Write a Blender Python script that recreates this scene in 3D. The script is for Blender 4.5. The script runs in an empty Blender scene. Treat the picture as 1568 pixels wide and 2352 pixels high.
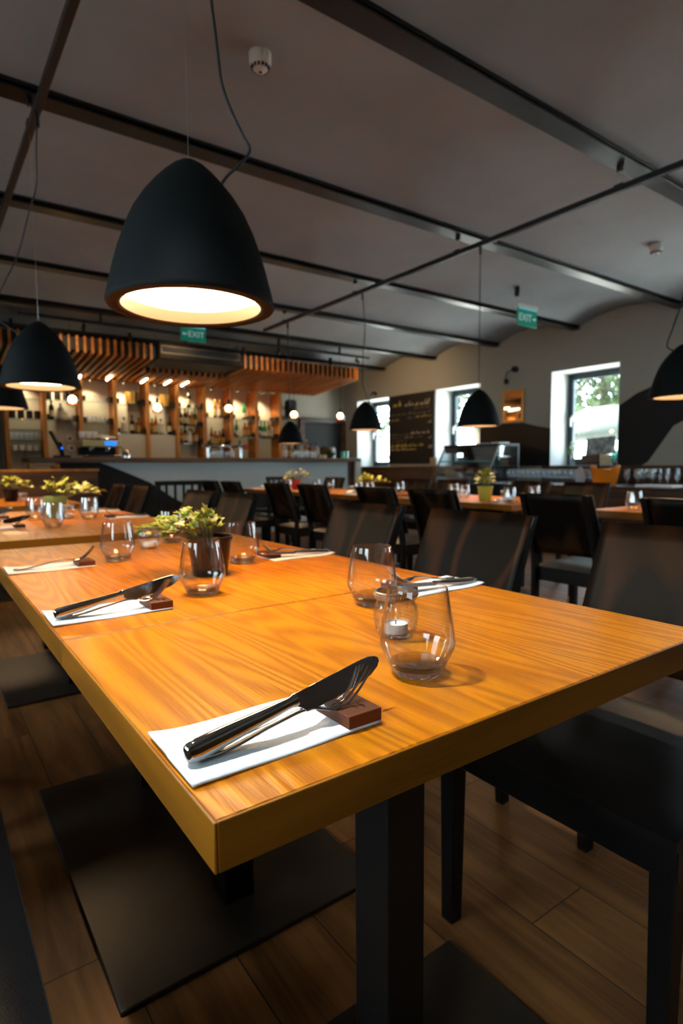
import bpy, bmesh, math, random
from mathutils import Vector, Matrix
random.seed(7)
PI = math.pi
sc = bpy.context.scene
C = sc.collection

# ------------------------------------------------------------------ camera
cam_d = bpy.data.cameras.new('camera')
cam = bpy.data.objects.new('camera', cam_d); C.objects.link(cam)
_r = Vector((0.8107719, -0.5853203, -0.0070081))
_u = Vector((0.0515670, 0.0594935, 0.9968959))
_f = Vector((0.5830864, 0.8086165, -0.0784189))
cam.matrix_world = Matrix(((_r.x, _u.x, -_f.x, -0.16856), (_r.y, _u.y, -_f.y, -0.40237),
                           (_r.z, _u.z, -_f.z, 1.02), (0, 0, 0, 1)))
cam_d.sensor_fit = 'VERTICAL'; cam_d.sensor_height = 36.0; cam_d.lens = 20.5955
cam_d.clip_start = 0.02; cam_d.clip_end = 200
cam_d.dof.use_dof = True; cam_d.dof.focus_distance = 0.68; cam_d.dof.aperture_fstop = 5.6
sc.camera = cam

# ------------------------------------------------------------------ look, world, daylight
sc.view_settings.view_transform = 'Standard'; sc.view_settings.look = 'None'
sc.view_settings.gamma = 1.0; sc.view_settings.use_curve_mapping = False
sc.view_settings.exposure = 0.0
cy = sc.cycles
cy.use_denoising = True
cy.max_bounces = 9; cy.diffuse_bounces = 4; cy.glossy_bounces = 4; cy.transmission_bounces = 8
cy.transparent_max_bounces = 24
cy.caustics_reflective = False; cy.caustics_refractive = False
cy.sample_clamp_indirect = 8.0
WORLD = 14.0
LAMP = 52.0
w = bpy.data.worlds.new('overcast_sky'); sc.world = w; w.use_nodes = True
bg = w.node_tree.nodes['Background']
bg.inputs[0].default_value = (0.72, 0.90, 1.0, 1); bg.inputs[1].default_value = WORLD

sun_d = bpy.data.lights.new('sun', 'SUN'); sun_d.energy = 80; sun_d.angle = .009; sun_d.color = (1, .95, .88)
sun = bpy.data.objects.new('sun', sun_d); C.objects.link(sun); sun.rotation_euler = Vector((0.02, -.5, -.86)).to_track_quat('-Z', 'Y').to_euler()

# ------------------------------------------------------------------ small helpers
def cr(pts, n=8):
    """smooth (Catmull-Rom) line through points"""
    p = [Vector(q) for q in pts]; p = [2*p[0]-p[1]] + p + [2*p[-1]-p[-2]]
    out = []
    for i in range(1, len(p)-2):
        a, b, c, d = p[i-1:i+3]
        for k in range(n):
            t = k/n
            out.append(0.5*((2*b)+(c-a)*t+(2*a-5*b+4*c-d)*t*t+(3*b-a-3*c+d)*t**3))
    out.append(p[-2]); return out

class MB:
    def __init__(s): s.b = bmesh.new(); s.mi = 0
    def _f(s, vs, mi=None):
        try:
            f = s.b.faces.new(vs); f.material_index = s.mi if mi is None else mi; return f
        except ValueError: return None
    def box(s, x0, x1, y0, y1, z0, z1, M=None):
        v = [Vector((x, y, z)) for z in (z0, z1) for y in (y0, y1) for x in (x0, x1)]
        if M is not None: v = [M @ q for q in v]
        v = [s.b.verts.new(q) for q in v]
        for q in ((0,2,3,1),(4,5,7,6),(0,1,5,4),(1,3,7,5),(3,2,6,7),(2,0,4,6)): s._f([v[i] for i in q])
        return s
    def hexa(s, lo, hi):
        """frustum from two quads (lists of 4 points, same winding, counter-clockwise from above)"""
        a = [s.b.verts.new(q) for q in lo]; b = [s.b.verts.new(q) for q in hi]
        s._f(a[::-1]); s._f(b)
        for i in range(4): s._f([a[i], a[(i+1)%4], b[(i+1)%4], b[i]])
        return s
    def lathe(s, prof, seg=32, c=(0,0,0), closed=False, flute=None):
        rings = []
        for r, z in prof:
            if r < 1e-6: rings.append([s.b.verts.new((c[0], c[1], c[2]+z))])
            else:
                ring = []
                for k in range(seg):
                    a = 2*PI*k/seg; rr = r*(1+(flute(a, z) if flute else 0))
                    ring.append(s.b.verts.new((c[0]+rr*math.cos(a), c[1]+rr*math.sin(a), c[2]+z)))
                rings.append(ring)
        pr = list(zip(rings, rings[1:]))
        if closed: pr.append((rings[-1], rings[0]))
        for A, B in pr:
            if len(A) == 1 and len(B) == 1: continue
            for k in range(seg):
                k2 = (k+1) % seg
                if len(A) == 1: s._f([A[0], B[k2], B[k]])
                elif len(B) == 1: s._f([A[k], A[k2], B[0]])
                else: s._f([A[k], A[k2], B[k2], B[k]])
        return s
    def prism(s, poly, d, M=None):
        """polygon in xy (ccw) extruded by d in z, moved by M"""
        M = M or Matrix.Identity(4)
        a = [s.b.verts.new(M @ Vector((x, y, 0))) for x, y in poly]
        b = [s.b.verts.new(M @ Vector((x, y, d))) for x, y in poly]
        s._f(a[::-1]); s._f(b)
        n = len(poly)
        for i in range(n): s._f([a[i], a[(i+1)%n], b[(i+1)%n], b[i]])
        return s
    def tube(s, pts, r, seg=8, cap=True):
        pts = [Vector(p) for p in pts]; n = len(pts)
        rs = r if isinstance(r, (list, tuple)) else [r]*n
        rings = []; ref = None
        for i, p in enumerate(pts):
            t = (pts[min(i+1, n-1)]-pts[max(i-1, 0)]).normalized()
            if ref is None: ref = Vector((0,0,1)) if abs(t.z) < .9 else Vector((1,0,0))
            u = t.cross(ref).normalized(); v = u.cross(t).normalized(); ref = v
            rings.append([s.b.verts.new(p+rs[i]*(math.cos(2*PI*k/seg)*u+math.sin(2*PI*k/seg)*v)) for k in range(seg)])
        for A, B in zip(rings, rings[1:]):
            for k in range(seg): s._f([A[k], B[k], B[(k+1)%seg], A[(k+1)%seg]])
        if cap: s._f(rings[0]); s._f(rings[-1][::-1])
        return s
    def ball(s, c, r, seg=12, sq=(1,1,1)):
        n = seg//2
        s2 = MB.__new__(MB); s2.b = s.b; s2.mi = s.mi
        n0 = len(s.b.verts)
        s.lathe([(r*math.sin(PI*i/n), -r*math.cos(PI*i/n)) for i in range(n+1)], seg)
        s.b.verts.ensure_lookup_table()
        for v in list(s.b.verts)[n0:]: v.co = Vector((v.co.x*sq[0]+c[0], v.co.y*sq[1]+c[1], v.co.z*sq[2]+c[2]))
        return s
    def grid(s, fn, nu, nv):
        g = [[s.b.verts.new(fn(i/nu, j/nv)) for j in range(nv+1)] for i in range(nu+1)]
        for i in range(nu):
            for j in range(nv): s._f([g[i][j], g[i+1][j], g[i+1][j+1], g[i][j+1]])
        return s
    def move(s, M):
        bmesh.ops.transform(s.b, matrix=M, verts=s.b.verts); return s
    def build(s, name, mats, parent=None, loc=(0,0,0), rz=0, bevel=0, seg=2, smooth=True, ang=38, fix=False, solid=0):
        if fix: bmesh.ops.recalc_face_normals(s.b, faces=s.b.faces)
        me = bpy.data.meshes.new(name); s.b.to_mesh(me); s.b.free()
        for m in (mats if isinstance(mats, (list, tuple)) else [mats]): me.materials.append(m)
        if smooth:
            for p in me.polygons: p.use_smooth = True
            me.set_sharp_from_angle(angle=math.radians(ang))
        o = bpy.data.objects.new(name, me); C.objects.link(o)
        o.location = loc; o.rotation_euler = (0, 0, rz)
        if parent is not None: o.parent = parent
        if solid:
            sm_ = o.modifiers.new('solid', 'SOLIDIFY'); sm_.thickness = solid; sm_.offset = 0
        if bevel:
            bv = o.modifiers.new('bevel', 'BEVEL'); bv.width = bevel; bv.segments = seg
            bv.limit_method = 'ANGLE'; bv.angle_limit = math.radians(40)
        return o

def tag(o, label=None, cat=None, group=None, kind=None):
    if label: o['label'] = label
    if cat: o['category'] = cat
    if group: o['group'] = group
    if kind: o['kind'] = kind
    return o
def thing(name, label, cat, loc=(0,0,0), rz=0, group=None):
    o = bpy.data.objects.new(name, None); C.objects.link(o); o.empty_display_size = .05
    o.location = loc; o.rotation_euler = (0, 0, rz)
    return tag(o, label, cat, group)
def dup(root, loc, rz=None, label=None, group=None, scale=None):
    r = root.copy(); C.objects.link(r); r.location = loc
    if rz is not None: r.rotation_euler = (root.rotation_euler.x, root.rotation_euler.y, rz)
    if label: r['label'] = label
    if group: r['group'] = group
    if scale: r.scale = (scale,)*3 if not isinstance(scale, tuple) else scale
    for ch in list(root.children):
        c = ch.copy(); C.objects.link(c); c.parent = r
        for g in list(ch.children):
            d = g.copy(); C.objects.link(d); d.parent = c
    return r
def structure(o): o['kind'] = 'structure'; return o
ORD = 'first second third fourth fifth sixth seventh eighth ninth tenth eleventh twelfth thirteenth fourteenth fifteenth sixteenth seventeenth eighteenth nineteenth twentieth'.split()

# ------------------------------------------------------------------ materials
def mat(name, col, rough=.5, metal=0, spec=.5, emit=None, es=0, coat=0, bump=0, bscale=200, var=0, vscale=4, sss=0):
    m = bpy.data.materials.new(name); m.use_nodes = True
    nt = m.node_tree; p = nt.nodes['Principled BSDF']
    p.inputs['Base Color'].default_value = (*col, 1); p.inputs['Roughness'].default_value = rough
    p.inputs['Metallic'].default_value = metal; p.inputs['Specular IOR Level'].default_value = spec
    if coat: p.inputs['Coat Weight'].default_value = coat; p.inputs['Coat Roughness'].default_value = .15
    if emit: p.inputs['Emission Color'].default_value = (*emit, 1); p.inputs['Emission Strength'].default_value = es
    if bump or var:
        tc = nt.nodes.new('ShaderNodeTexCoord')
    if var:
        n = nt.nodes.new('ShaderNodeTexNoise'); n.inputs['Scale'].default_value = vscale; n.inputs['Detail'].default_value = 5
        nt.links.new(tc.outputs['Object'], n.inputs['Vector'])
        r = nt.nodes.new('ShaderNodeValToRGB')
        r.color_ramp.elements[0].position = .3; r.color_ramp.elements[1].position = .7
        r.color_ramp.elements[0].color = (*[c*(1-var) for c in col], 1); r.color_ramp.elements[1].color = (*[min(1, c*(1+var)) for c in col], 1)
        nt.links.new(n.outputs['Fac'], r.inputs[0]); nt.links.new(r.outputs[0], p.inputs['Base Color'])
    if bump:
        n = nt.nodes.new('ShaderNodeTexNoise'); n.inputs['Scale'].default_value = bscale; n.inputs['Detail'].default_value = 4
        nt.links.new(tc.outputs['Object'], n.inputs['Vector'])
        b = nt.nodes.new('ShaderNodeBump'); b.inputs['Strength'].default_value = bump; b.inputs['Distance'].default_value = .004
        nt.links.new(n.outputs['Fac'], b.inputs['Height']); nt.links.new(b.outputs[0], p.inputs['Normal'])
    return m

def thin_glass(name, tint=(.98, .99, .99), f0=.05, rough=.01, gcol=(1, 1, 1), edge=.62):
    m = bpy.data.materials.new(name); m.use_nodes = True
    nt = m.node_tree; nt.nodes.clear(); N = nt.nodes.new; L = nt.links.new
    out = N('ShaderNodeOutputMaterial'); mix = N('ShaderNodeMixShader')
    t = N('ShaderNodeBsdfTransparent'); g = N('ShaderNodeBsdfGlossy')
    dk = N('ShaderNodeMix'); dk.data_type = 'RGBA'; dk.inputs[6].default_value = (*tint, 1); dk.inputs[7].default_value = (*[c*edge for c in tint], 1)
    g.inputs['Color'].default_value = (*gcol, 1); g.inputs['Roughness'].default_value = rough
    lw = N('ShaderNodeLayerWeight'); lw.inputs['Blend'].default_value = .5
    pw = N('ShaderNodeMath'); pw.operation = 'POWER'; pw.inputs[1].default_value = 3.0
    L(lw.outputs['Facing'], pw.inputs[0]); L(pw.outputs[0], dk.inputs[0]); L(dk.outputs[2], t.inputs[0])
    ma = N('ShaderNodeMath'); ma.operation = 'MULTIPLY_ADD'; ma.inputs[1].default_value = .9; ma.inputs[2].default_value = f0
    L(pw.outputs[0], ma.inputs[0]); ma.use_clamp = True
    L(ma.outputs[0], mix.inputs[0]); L(t.outputs[0], mix.inputs[1]); L(g.outputs[0], mix.inputs[2]); L(mix.outputs[0], out.inputs[0])
    return m

def solid_glass(name, col=(.97, .99, 1), mixt=0):
    m = bpy.data.materials.new(name); m.use_nodes = True
    p = m.node_tree.nodes['Principled BSDF']
    p.inputs['Base Color'].default_value = (*col, 1); p.inputs['Roughness'].default_value = .0
    p.inputs['Transmission Weight'].default_value = 1; p.inputs['IOR'].default_value = 1.48
    if mixt:                                            # partly clear, so that the table below the base stays lit
        nt = m.node_tree; mx = nt.nodes.new('ShaderNodeMixShader'); tr = nt.nodes.new('ShaderNodeBsdfTransparent')
        mx.inputs[0].default_value = mixt; nt.links.new(p.outputs[0], mx.inputs[1]); nt.links.new(tr.outputs[0], mx.inputs[2])
        nt.links.new(mx.outputs[0], nt.nodes['Material Output'].inputs[0])
    return m

def wood(name, dark, light, axis='Y', freq=7.0, rough=.4, bump=.15, coat=0, pore=.35, stretch=9, rings=9.0, spec=.5, rand=True, lowc=.25, pos=(.15, .75)):
    m = bpy.data.materials.new(name); m.use_nodes = True
    nt = m.node_tree; N = nt.nodes.new; L = nt.links.new; p = nt.nodes['Principled BSDF']
    tc = N('ShaderNodeTexCoord'); src = tc.outputs['Object']
    if rand:
        oi = N('ShaderNodeObjectInfo'); sv = N('ShaderNodeVectorMath'); sv.operation = 'SCALE'
        sv.inputs[0].default_value = (3.1, 2.3, 1.7); L(oi.outputs['Random'], sv.inputs['Scale'])
        av = N('ShaderNodeVectorMath'); av.operation = 'ADD'; L(src, av.inputs[0]); L(sv.outputs[0], av.inputs[1]); src = av.outputs[0]
    def mp(across, along):
        q = N('ShaderNodeMapping'); s = [across]*3; s['XYZ'.index(axis)] = along
        q.inputs['Scale'].default_value = s; L(src, q.inputs['Vector']); return q
    a = mp(freq, freq/stretch)
    n1 = N('ShaderNodeTexNoise'); n1.inputs['Scale'].default_value = 1; n1.inputs['Detail'].default_value = 1.5; n1.inputs['Roughness'].default_value = .4
    L(a.outputs[0], n1.inputs['Vector'])
    mul = N('ShaderNodeMath'); mul.operation = 'MULTIPLY'; mul.inputs[1].default_value = rings*2*PI; L(n1.outputs['Fac'], mul.inputs[0])
    sn = N('ShaderNodeMath'); sn.operation = 'SINE'; L(mul.outputs[0], sn.inputs[0])
    s2 = N('ShaderNodeMath'); s2.operation = 'MULTIPLY_ADD'; s2.inputs[1].default_value = .5; s2.inputs[2].default_value = .5; L(sn.outputs[0], s2.inputs[0])
    b = mp(freq*34, freq*1.1)
    n2 = N('ShaderNodeTexNoise'); n2.inputs['Scale'].default_value = 1; n2.inputs['Detail'].default_value = 3; L(b.outputs[0], n2.inputs['Vector'])
    mx = N('ShaderNodeMix'); mx.data_type = 'FLOAT'; mx.inputs[0].default_value = pore
    L(s2.outputs[0], mx.inputs[2]); L(n2.outputs['Fac'], mx.inputs[3])
    c3 = mp(freq*.35, freq*.06)
    n3 = N('ShaderNodeTexNoise'); n3.inputs['Scale'].default_value = 1; n3.inputs['Detail'].default_value = 2; L(c3.outputs[0], n3.inputs['Vector'])
    mx2 = N('ShaderNodeMix'); mx2.data_type = 'FLOAT'; mx2.inputs[0].default_value = lowc
    L(mx.outputs[0], mx2.inputs[2]); L(n3.outputs['Fac'], mx2.inputs[3])
    r = N('ShaderNodeValToRGB'); r.color_ramp.elements[0].position = pos[0]; r.color_ramp.elements[1].position = pos[1]
    r.color_ramp.elements[0].color = (*dark, 1); r.color_ramp.elements[1].color = (*light, 1)
    L(mx2.outputs[0], r.inputs[0]); L(r.outputs[0], p.inputs['Base Color'])
    p.inputs['Roughness'].default_value = rough; p.inputs['Specular IOR Level'].default_value = spec
    if coat: p.inputs['Coat Weight'].default_value = coat; p.inputs['Coat Roughness'].default_value = .12
    bm_ = N('ShaderNodeBump'); bm_.inputs['Strength'].default_value = bump; bm_.inputs['Distance'].default_value = .002
    L(mx.outputs[0], bm_.inputs['Height']); L(bm_.outputs[0], p.inputs['Normal'])
    return m

def planks(name):
    m = bpy.data.materials.new(name); m.use_nodes = True
    nt = m.node_tree; N = nt.nodes.new; L = nt.links.new; p = nt.nodes['Principled BSDF']
    tc = N('ShaderNodeTexCoord'); mpn = N('ShaderNodeMapping'); mpn.inputs['Rotation'].default_value = (0, 0, PI/2); mpn.inputs['Location'].default_value = (.35, .06, 0)
    L(tc.outputs['Object'], mpn.inputs['Vector'])
    br = N('ShaderNodeTexBrick'); br.inputs['Scale'].default_value = 1; br.inputs['Brick Width'].default_value = 1.25; br.inputs['Row Height'].default_value = .19
    br.inputs['Mortar Size'].default_value = .0016; br.inputs['Color1'].default_value = (0, 0, 0, 1); br.inputs['Color2'].default_value = (1, 1, 1, 1)
    br.inputs['Mortar'].default_value = (.5, .5, .5, 1); br.offset = .38; br.inputs['Bias'].default_value = 0
    L(mpn.outputs[0], br.inputs['Vector'])
    ms = N('ShaderNodeMapping'); ms.inputs['Scale'].default_value = (14, 1.1, 1); L(tc.outputs['Object'], ms.inputs['Vector'])
    off = N('ShaderNodeVectorMath'); off.operation = 'MULTIPLY_ADD'; off.inputs[1].default_value = (7, 13, 0); L(br.outputs['Color'], off.inputs[0]); L(ms.outputs[0], off.inputs[2])
    n1 = N('ShaderNodeTexNoise'); n1.inputs['Scale'].default_value = 1.2; n1.inputs['Detail'].default_value = 6; n1.inputs['Roughness'].default_value = .65; n1.inputs['Distortion'].default_value = .6
    L(off.outputs[0], n1.inputs['Vector'])
    ms2 = N('ShaderNodeMapping'); ms2.inputs['Scale'].default_value = (5, 1.4, 1); L(tc.outputs['Object'], ms2.inputs['Vector'])
    n2 = N('ShaderNodeTexNoise'); n2.inputs['Scale'].default_value = 1.5; n2.inputs['Detail'].default_value = 3; L(ms2.outputs[0], n2.inputs['Vector'])
    mx = N('ShaderNodeMix'); mx.data_type = 'FLOAT'; mx.inputs[0].default_value = .35; L(n1.outputs['Fac'], mx.inputs[2]); L(n2.outputs['Fac'], mx.inputs[3])
    r = N('ShaderNodeValToRGB'); e = r.color_ramp.elements
    e[0].position = .34; e[0].color = (.070, .024, .007, 1); e[1].position = .66; e[1].color = (.36, .145, .040, 1)
    L(mx.outputs[0], r.inputs[0])
    dk = N('ShaderNodeMix'); dk.data_type = 'RGBA'; L(br.outputs['Fac'], dk.inputs[0]); L(r.outputs[0], dk.inputs[6]); dk.inputs[7].default_value = (.02, .012, .008, 1)
    L(dk.outputs[2], p.inputs['Base Color']); p.inputs['Roughness'].default_value = .45; p.inputs['Specular IOR Level'].default_value = .25
    bm_ = N('ShaderNodeBump'); bm_.inputs['Strength'].default_value = .2; bm_.inputs['Distance'].default_value = .002; L(n1.outputs['Fac'], bm_.inputs['Height']); L(bm_.outputs[0], p.inputs['Normal'])
    return m

M = {}
M['oak'] = wood('orange_oiled_oak', (.28, .064, .0010), (.62, .196, .003), 'Y', 10, rough=.34, bump=.35, coat=.0, spec=.19, rings=16, pore=.55, stretch=13, rand=True)
M['oak_edge'] = wood('oak_edge_band', (.17, .056, .002), (.31, .108, .005), 'Y', 9, rough=.45, spec=.3, bump=.12, rings=5, pore=.5)
M['oak_edge_x'] = wood('oak_edge_band_cross', (.17, .056, .002), (.31, .108, .005), 'X', 9, rough=.45, spec=.3, bump=.12, rings=5, pore=.5)
M['veneer'] = wood('dark_stained_veneer', (.0040, .0029, .0024), (.042, .0165, .0065), 'Z', 3.4, rough=.45, bump=.05, rings=7, pore=.15, stretch=4.5, lowc=.18, spec=.12, pos=(.45, .98))
M['black_wood'] = mat('black_stained_wood', (.005, .0045, .0045), .40, spec=.3, bump=.15, bscale=90)
M['leather'] = mat('black_leather', (.009, .0078, .0074), .38, spec=.22, bump=.12, bscale=420)
M['floor'] = planks('oak_plank_floor')
M['iron'] = mat('black_iron', (.0075, .007, .0068), .42, spec=.3, var=.3, vscale=9)
M['plate'] = mat('worn_iron_plate', (.026, .019, .014), .40, spec=.35, var=.45, vscale=5)
M['beam'] = mat('painted_steel_beam', (.006, .0065, .0072), .40, spec=.32, bump=.1, bscale=20)
M['rail'] = mat('black_rail', (.008, .008, .009), .5)
M['plaster'] = mat('trowelled_plaster', (.315, .34, .365), .9, bump=.6, bscale=9, var=.10, vscale=1.3)
M['wall'] = mat('warm_white_wall', (.40, .375, .31), .9, bump=.15, bscale=30)
M['reveal'] = mat('white_reveal', (.55, .57, .57), .8)
M['mural'] = mat('charcoal_mural_paint', (.010, .0095, .0095), .55, spec=.3)
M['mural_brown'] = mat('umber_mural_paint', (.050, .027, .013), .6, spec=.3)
M['frame_blue'] = mat('anthracite_frame', (.010, .030, .042), .4)
M['pane'] = thin_glass('window_pane', (.97, .99, .99), .03, edge=1)
M['shade'] = mat('matt_anthracite_shade', (.0045, .0058, .0062), .68, spec=.14, bump=.06, bscale=300)
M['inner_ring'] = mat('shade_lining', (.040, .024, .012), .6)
M['rim'] = mat('shade_rim', (.030, .021, .015), .6, spec=.3)
M['diffuser'] = mat('lit_diffuser', (.9, .8, .7), .5, emit=(1, .66, .34), es=LAMP)
M['cord'] = mat('black_cord', (.010, .010, .010), .6)
M['wire'] = mat('steel_wire', (.55, .55, .55), .3, metal=1)
M['brass'] = mat('brass', (.75, .48, .18), .25, metal=1)
M['chrome'] = mat('polished_steel', (.80, .80, .80), .06, metal=1)
M['silver'] = mat('antique_silver', (.45, .42, .38), .28, metal=1)
M['glass'] = thin_glass('clear_glass', (.985, .992, .992), .035)
M['glass_far'] = thin_glass('clear_glass_far', (.93, .95, .96), .11, .05)
M['glass_base'] = solid_glass('thick_glass', mixt=.4)
M['napkin'] = mat('white_paper_napkin', (.90, .90, .89), .9, bump=.35, bscale=900)
M['block'] = wood('dark_red_block', (.045, .012, .006), (.15, .042, .014), 'X', 30, rough=.55, spec=.25, bump=.2, rings=3, pore=.6, stretch=7)
M['wax'] = mat('white_wax', (.85, .82, .76), .5)
M['pot_black'] = mat('dark_brown_plastic_pot', (.007, .0045, .004), .30, spec=.3)
M['pot_green'] = mat('green_pot', (.30, .42, .10), .45)
M['pot_lime'] = mat('lime_yellow_pot', (.45, .42, .05), .45)
M['pot_red'] = mat('red_pot', (.55, .03, .02), .45)
M['soil'] = mat('bark_soil', (.09, .035, .012), .9, bump=.8, bscale=60, var=.6, vscale=60)
M['leaf'] = mat('ivy_green', (.055, .135, .008), .42, var=.35, vscale=14)
M['leaf_edge'] = mat('ivy_cream_edge', (.25, .27, .035), .45, var=.25, vscale=18)
M['leaf_yellow'] = mat('yellow_green_leaf', (.42, .40, .03), .45, var=.3, vscale=20)
M['stem'] = mat('plant_stem', (.12, .10, .03), .6)
M['white'] = mat('white_plastic', (.75, .74, .70), .5)
M['green_sign'] = mat('exit_sign_green', (.0, .30, .20), .4, emit=(.0, .30, .22), es=.10)
M['sign_top'] = mat('exit_sign_lit_edge', (.2, .7, .75), .4, emit=(.1, .6, .75), es=.25)
M['sign_text'] = mat('exit_sign_letters', (.75, .85, .85), .4, emit=(.5, .7, .7), es=.2)
M['canopy'] = wood('orange_larch_slats', (.26, .072, .006), (.44, .145, .014), 'Y', 8, rough=.5, bump=.05, rings=3)
M['post'] = wood('orange_larch_post', (.28, .10, .018), (.48, .20, .04), 'Z', 8, rough=.5, bump=.05, rings=3)
M['walnut'] = wood('brown_walnut_board', (.035, .014, .006), (.105, .045, .018), 'X', 4, rough=.4, bump=.05, rings=5)
M['walnut_y'] = wood('brown_walnut_board_long', (.035, .014, .006), (.105, .045, .018), 'Y', 4, rough=.4, bump=.05, rings=5)
M['counter'] = wood('bar_top_wood', (.11, .055, .025), (.21, .12, .06), 'X', 5, rough=.4, bump=.04, rings=4)
M['panel_grey'] = mat('grey_glass_panel', (.55, .64, .65), .14, coat=.4)
M['back_panel'] = mat('pale_shelf_back', (.50, .47, .43), .7, var=.08, vscale=3)
M['cream'] = mat('cream_cupboard', (.52, .48, .40), .45)
M['shelf'] = thin_glass('glass_shelf', (.88, .92, .92), .10, edge=.55)
M['dark'] = mat('dark_panel', (.008, .0075, .007), .6, spec=.3)
M['spot'] = mat('lit_tube', (1, .9, .7), .5, emit=(1, .80, .42), es=30)
M['bulb'] = mat('lit_bulb', (1, .8, .6), .5, emit=(1, .58, .22), es=40)
M['amber_glass'] = thin_glass('amber_glass', (.75, .38, .12), .06)
M['blue_led'] = mat('blue_display', (0, .05, .6), .4, emit=(0, .12, 1), es=3.0)
M['orange'] = mat('orange_plastic', (1.0, .26, .002), .28, coat=.3)
M['chalk'] = mat('blackboard', (.010, .008, .006), .6)
M['chalk_white'] = mat('chalk_line', (.40, .34, .26), .9)
M['chalk_yellow'] = mat('yellow_chalk_line', (.45, .34, .08), .9)
M['chalk_dim'] = mat('faint_chalk_line', (.16, .12, .07), .9)
M['gold_frame'] = mat('gilt_frame', (.55, .32, .12), .35, metal=.6)
M['mirror'] = mat('mirror_glass', (.75, .72, .68), .03, metal=1)
M['teal'] = mat('teal_glass', (.10, .42, .42), .15)
M['blue_grey'] = mat('dusty_blue_cover', (.02, .055, .085), .6)
# ------------------------------------------------------------------ room shell
XW, YB, XL, YF = 7.45, 10.05, -1.95, -4.2          # inner faces: right, back, left, front
SPR, CRN = 2.935, 3.075                            # vault springing and crown
BEAMS = [-3.92 + 1.4*k for k in range(10)]         # beam centre lines along x

structure(MB().box(XL-.6, XW+.6, YF-.6, YB+.6, -.2, 0).build('floor', M['floor'], smooth=False))

def wall_with_holes(name, axis, plane, thick, a0, a1, z0, z1, holes, m):
    """wall slab with rectangular openings; axis 'x' = plane of constant x"""
    b = MB(); xs = [a0]
    def bx(p, q, r, s):
        if axis == 'x': b.box(min(plane, plane+thick), max(plane, plane+thick), p, q, r, s)
        else: b.box(p, q, min(plane, plane+thick), max(plane, plane+thick), r, s)
    cur = a0
    for h0, h1, hz0, hz1 in sorted(holes):
        bx(cur, h0, z0, z1)
        if hz0 > z0: bx(h0, h1, z0, hz0)
        bx(h0, h1, hz1, z1)
        cur = h1
    bx(cur, a1, z0, z1)
    return structure(b.build(name, m, smooth=False))

WIN_R = [(3.83, 4.87, 1.0, 2.375), (6.21, 7.25, 1.0, 2.375), (8.52, 9.57, 1.0, 2.375), (1.45, 2.49, 1.0, 2.375), (-.93, .11, 1.0, 2.375)]
WIN_L = [(-1.35, -.05, 1.2, 2.5), (.55, 1.85, 1.2, 2.5), (3.3, 4.6, 1.2, 2.5)]
WIN_F = [(5.2, 6.4, 1.8, 2.6)]
wall_with_holes('wall_right', 'x', XW, .5, YF-.5, YB+.5, 0, 3.4, WIN_R, M['wall'])
wall_with_holes('wall_left', 'x', XL, -.5, YF-.5, YB+.5, 0, 3.4, WIN_L, M['wall'])
wall_with_holes('wall_front', 'y', YF, -.5, XL-.5, XW+.5, 0, 3.4, WIN_F, M['wall'])
structure(MB().box(XL-.5, XW+.5, YB, YB+.3, 0, 3.4).build('wall_back', M['wall'], smooth=False))

def vault():
    b = MB(); ny = 14; prof = []
    ys = [YF-.5] + BEAMS + [YB+.5]
    for y0, y1 in zip(ys, ys[1:]):
        for k in range(ny):
            u = k/ny; prof.append((y0+(y1-y0)*u, SPR+(CRN-SPR)*(1-(2*u-1)**2)))
    prof.append((ys[-1], SPR))
    poly = [(y, z) for y, z in prof] + [(YB+.5, 3.45), (YF-.5, 3.45)]
    for (y0, z0), (y1, z1) in zip(poly, poly[1:]+poly[:1]):
        v = [b.b.verts.new(q) for q in ((XL-.5, y0, z0), (XW+.01, y0, z0), (XW+.01, y1, z1), (XL-.5, y1, z1))]
        b._f(v)
    bmesh.ops.remove_doubles(b.b, verts=b.b.verts, dist=1e-5)
    return structure(b.build('ceiling', M['plaster'], ang=20, fix=True))
vault()
n_trim = 0
for k, y in enumerate(BEAMS):
    n_trim += 1
    b = MB().box(XL, XW, y-.064, y+.064, 2.90, 2.912).box(XL, XW, y-.006, y+.006, 2.912, 2.97).box(XL, XW, y-.05, y+.05, 2.935, 2.97)
    structure(b.build('trim_%d' % n_trim, M['beam'], bevel=.003))

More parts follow.
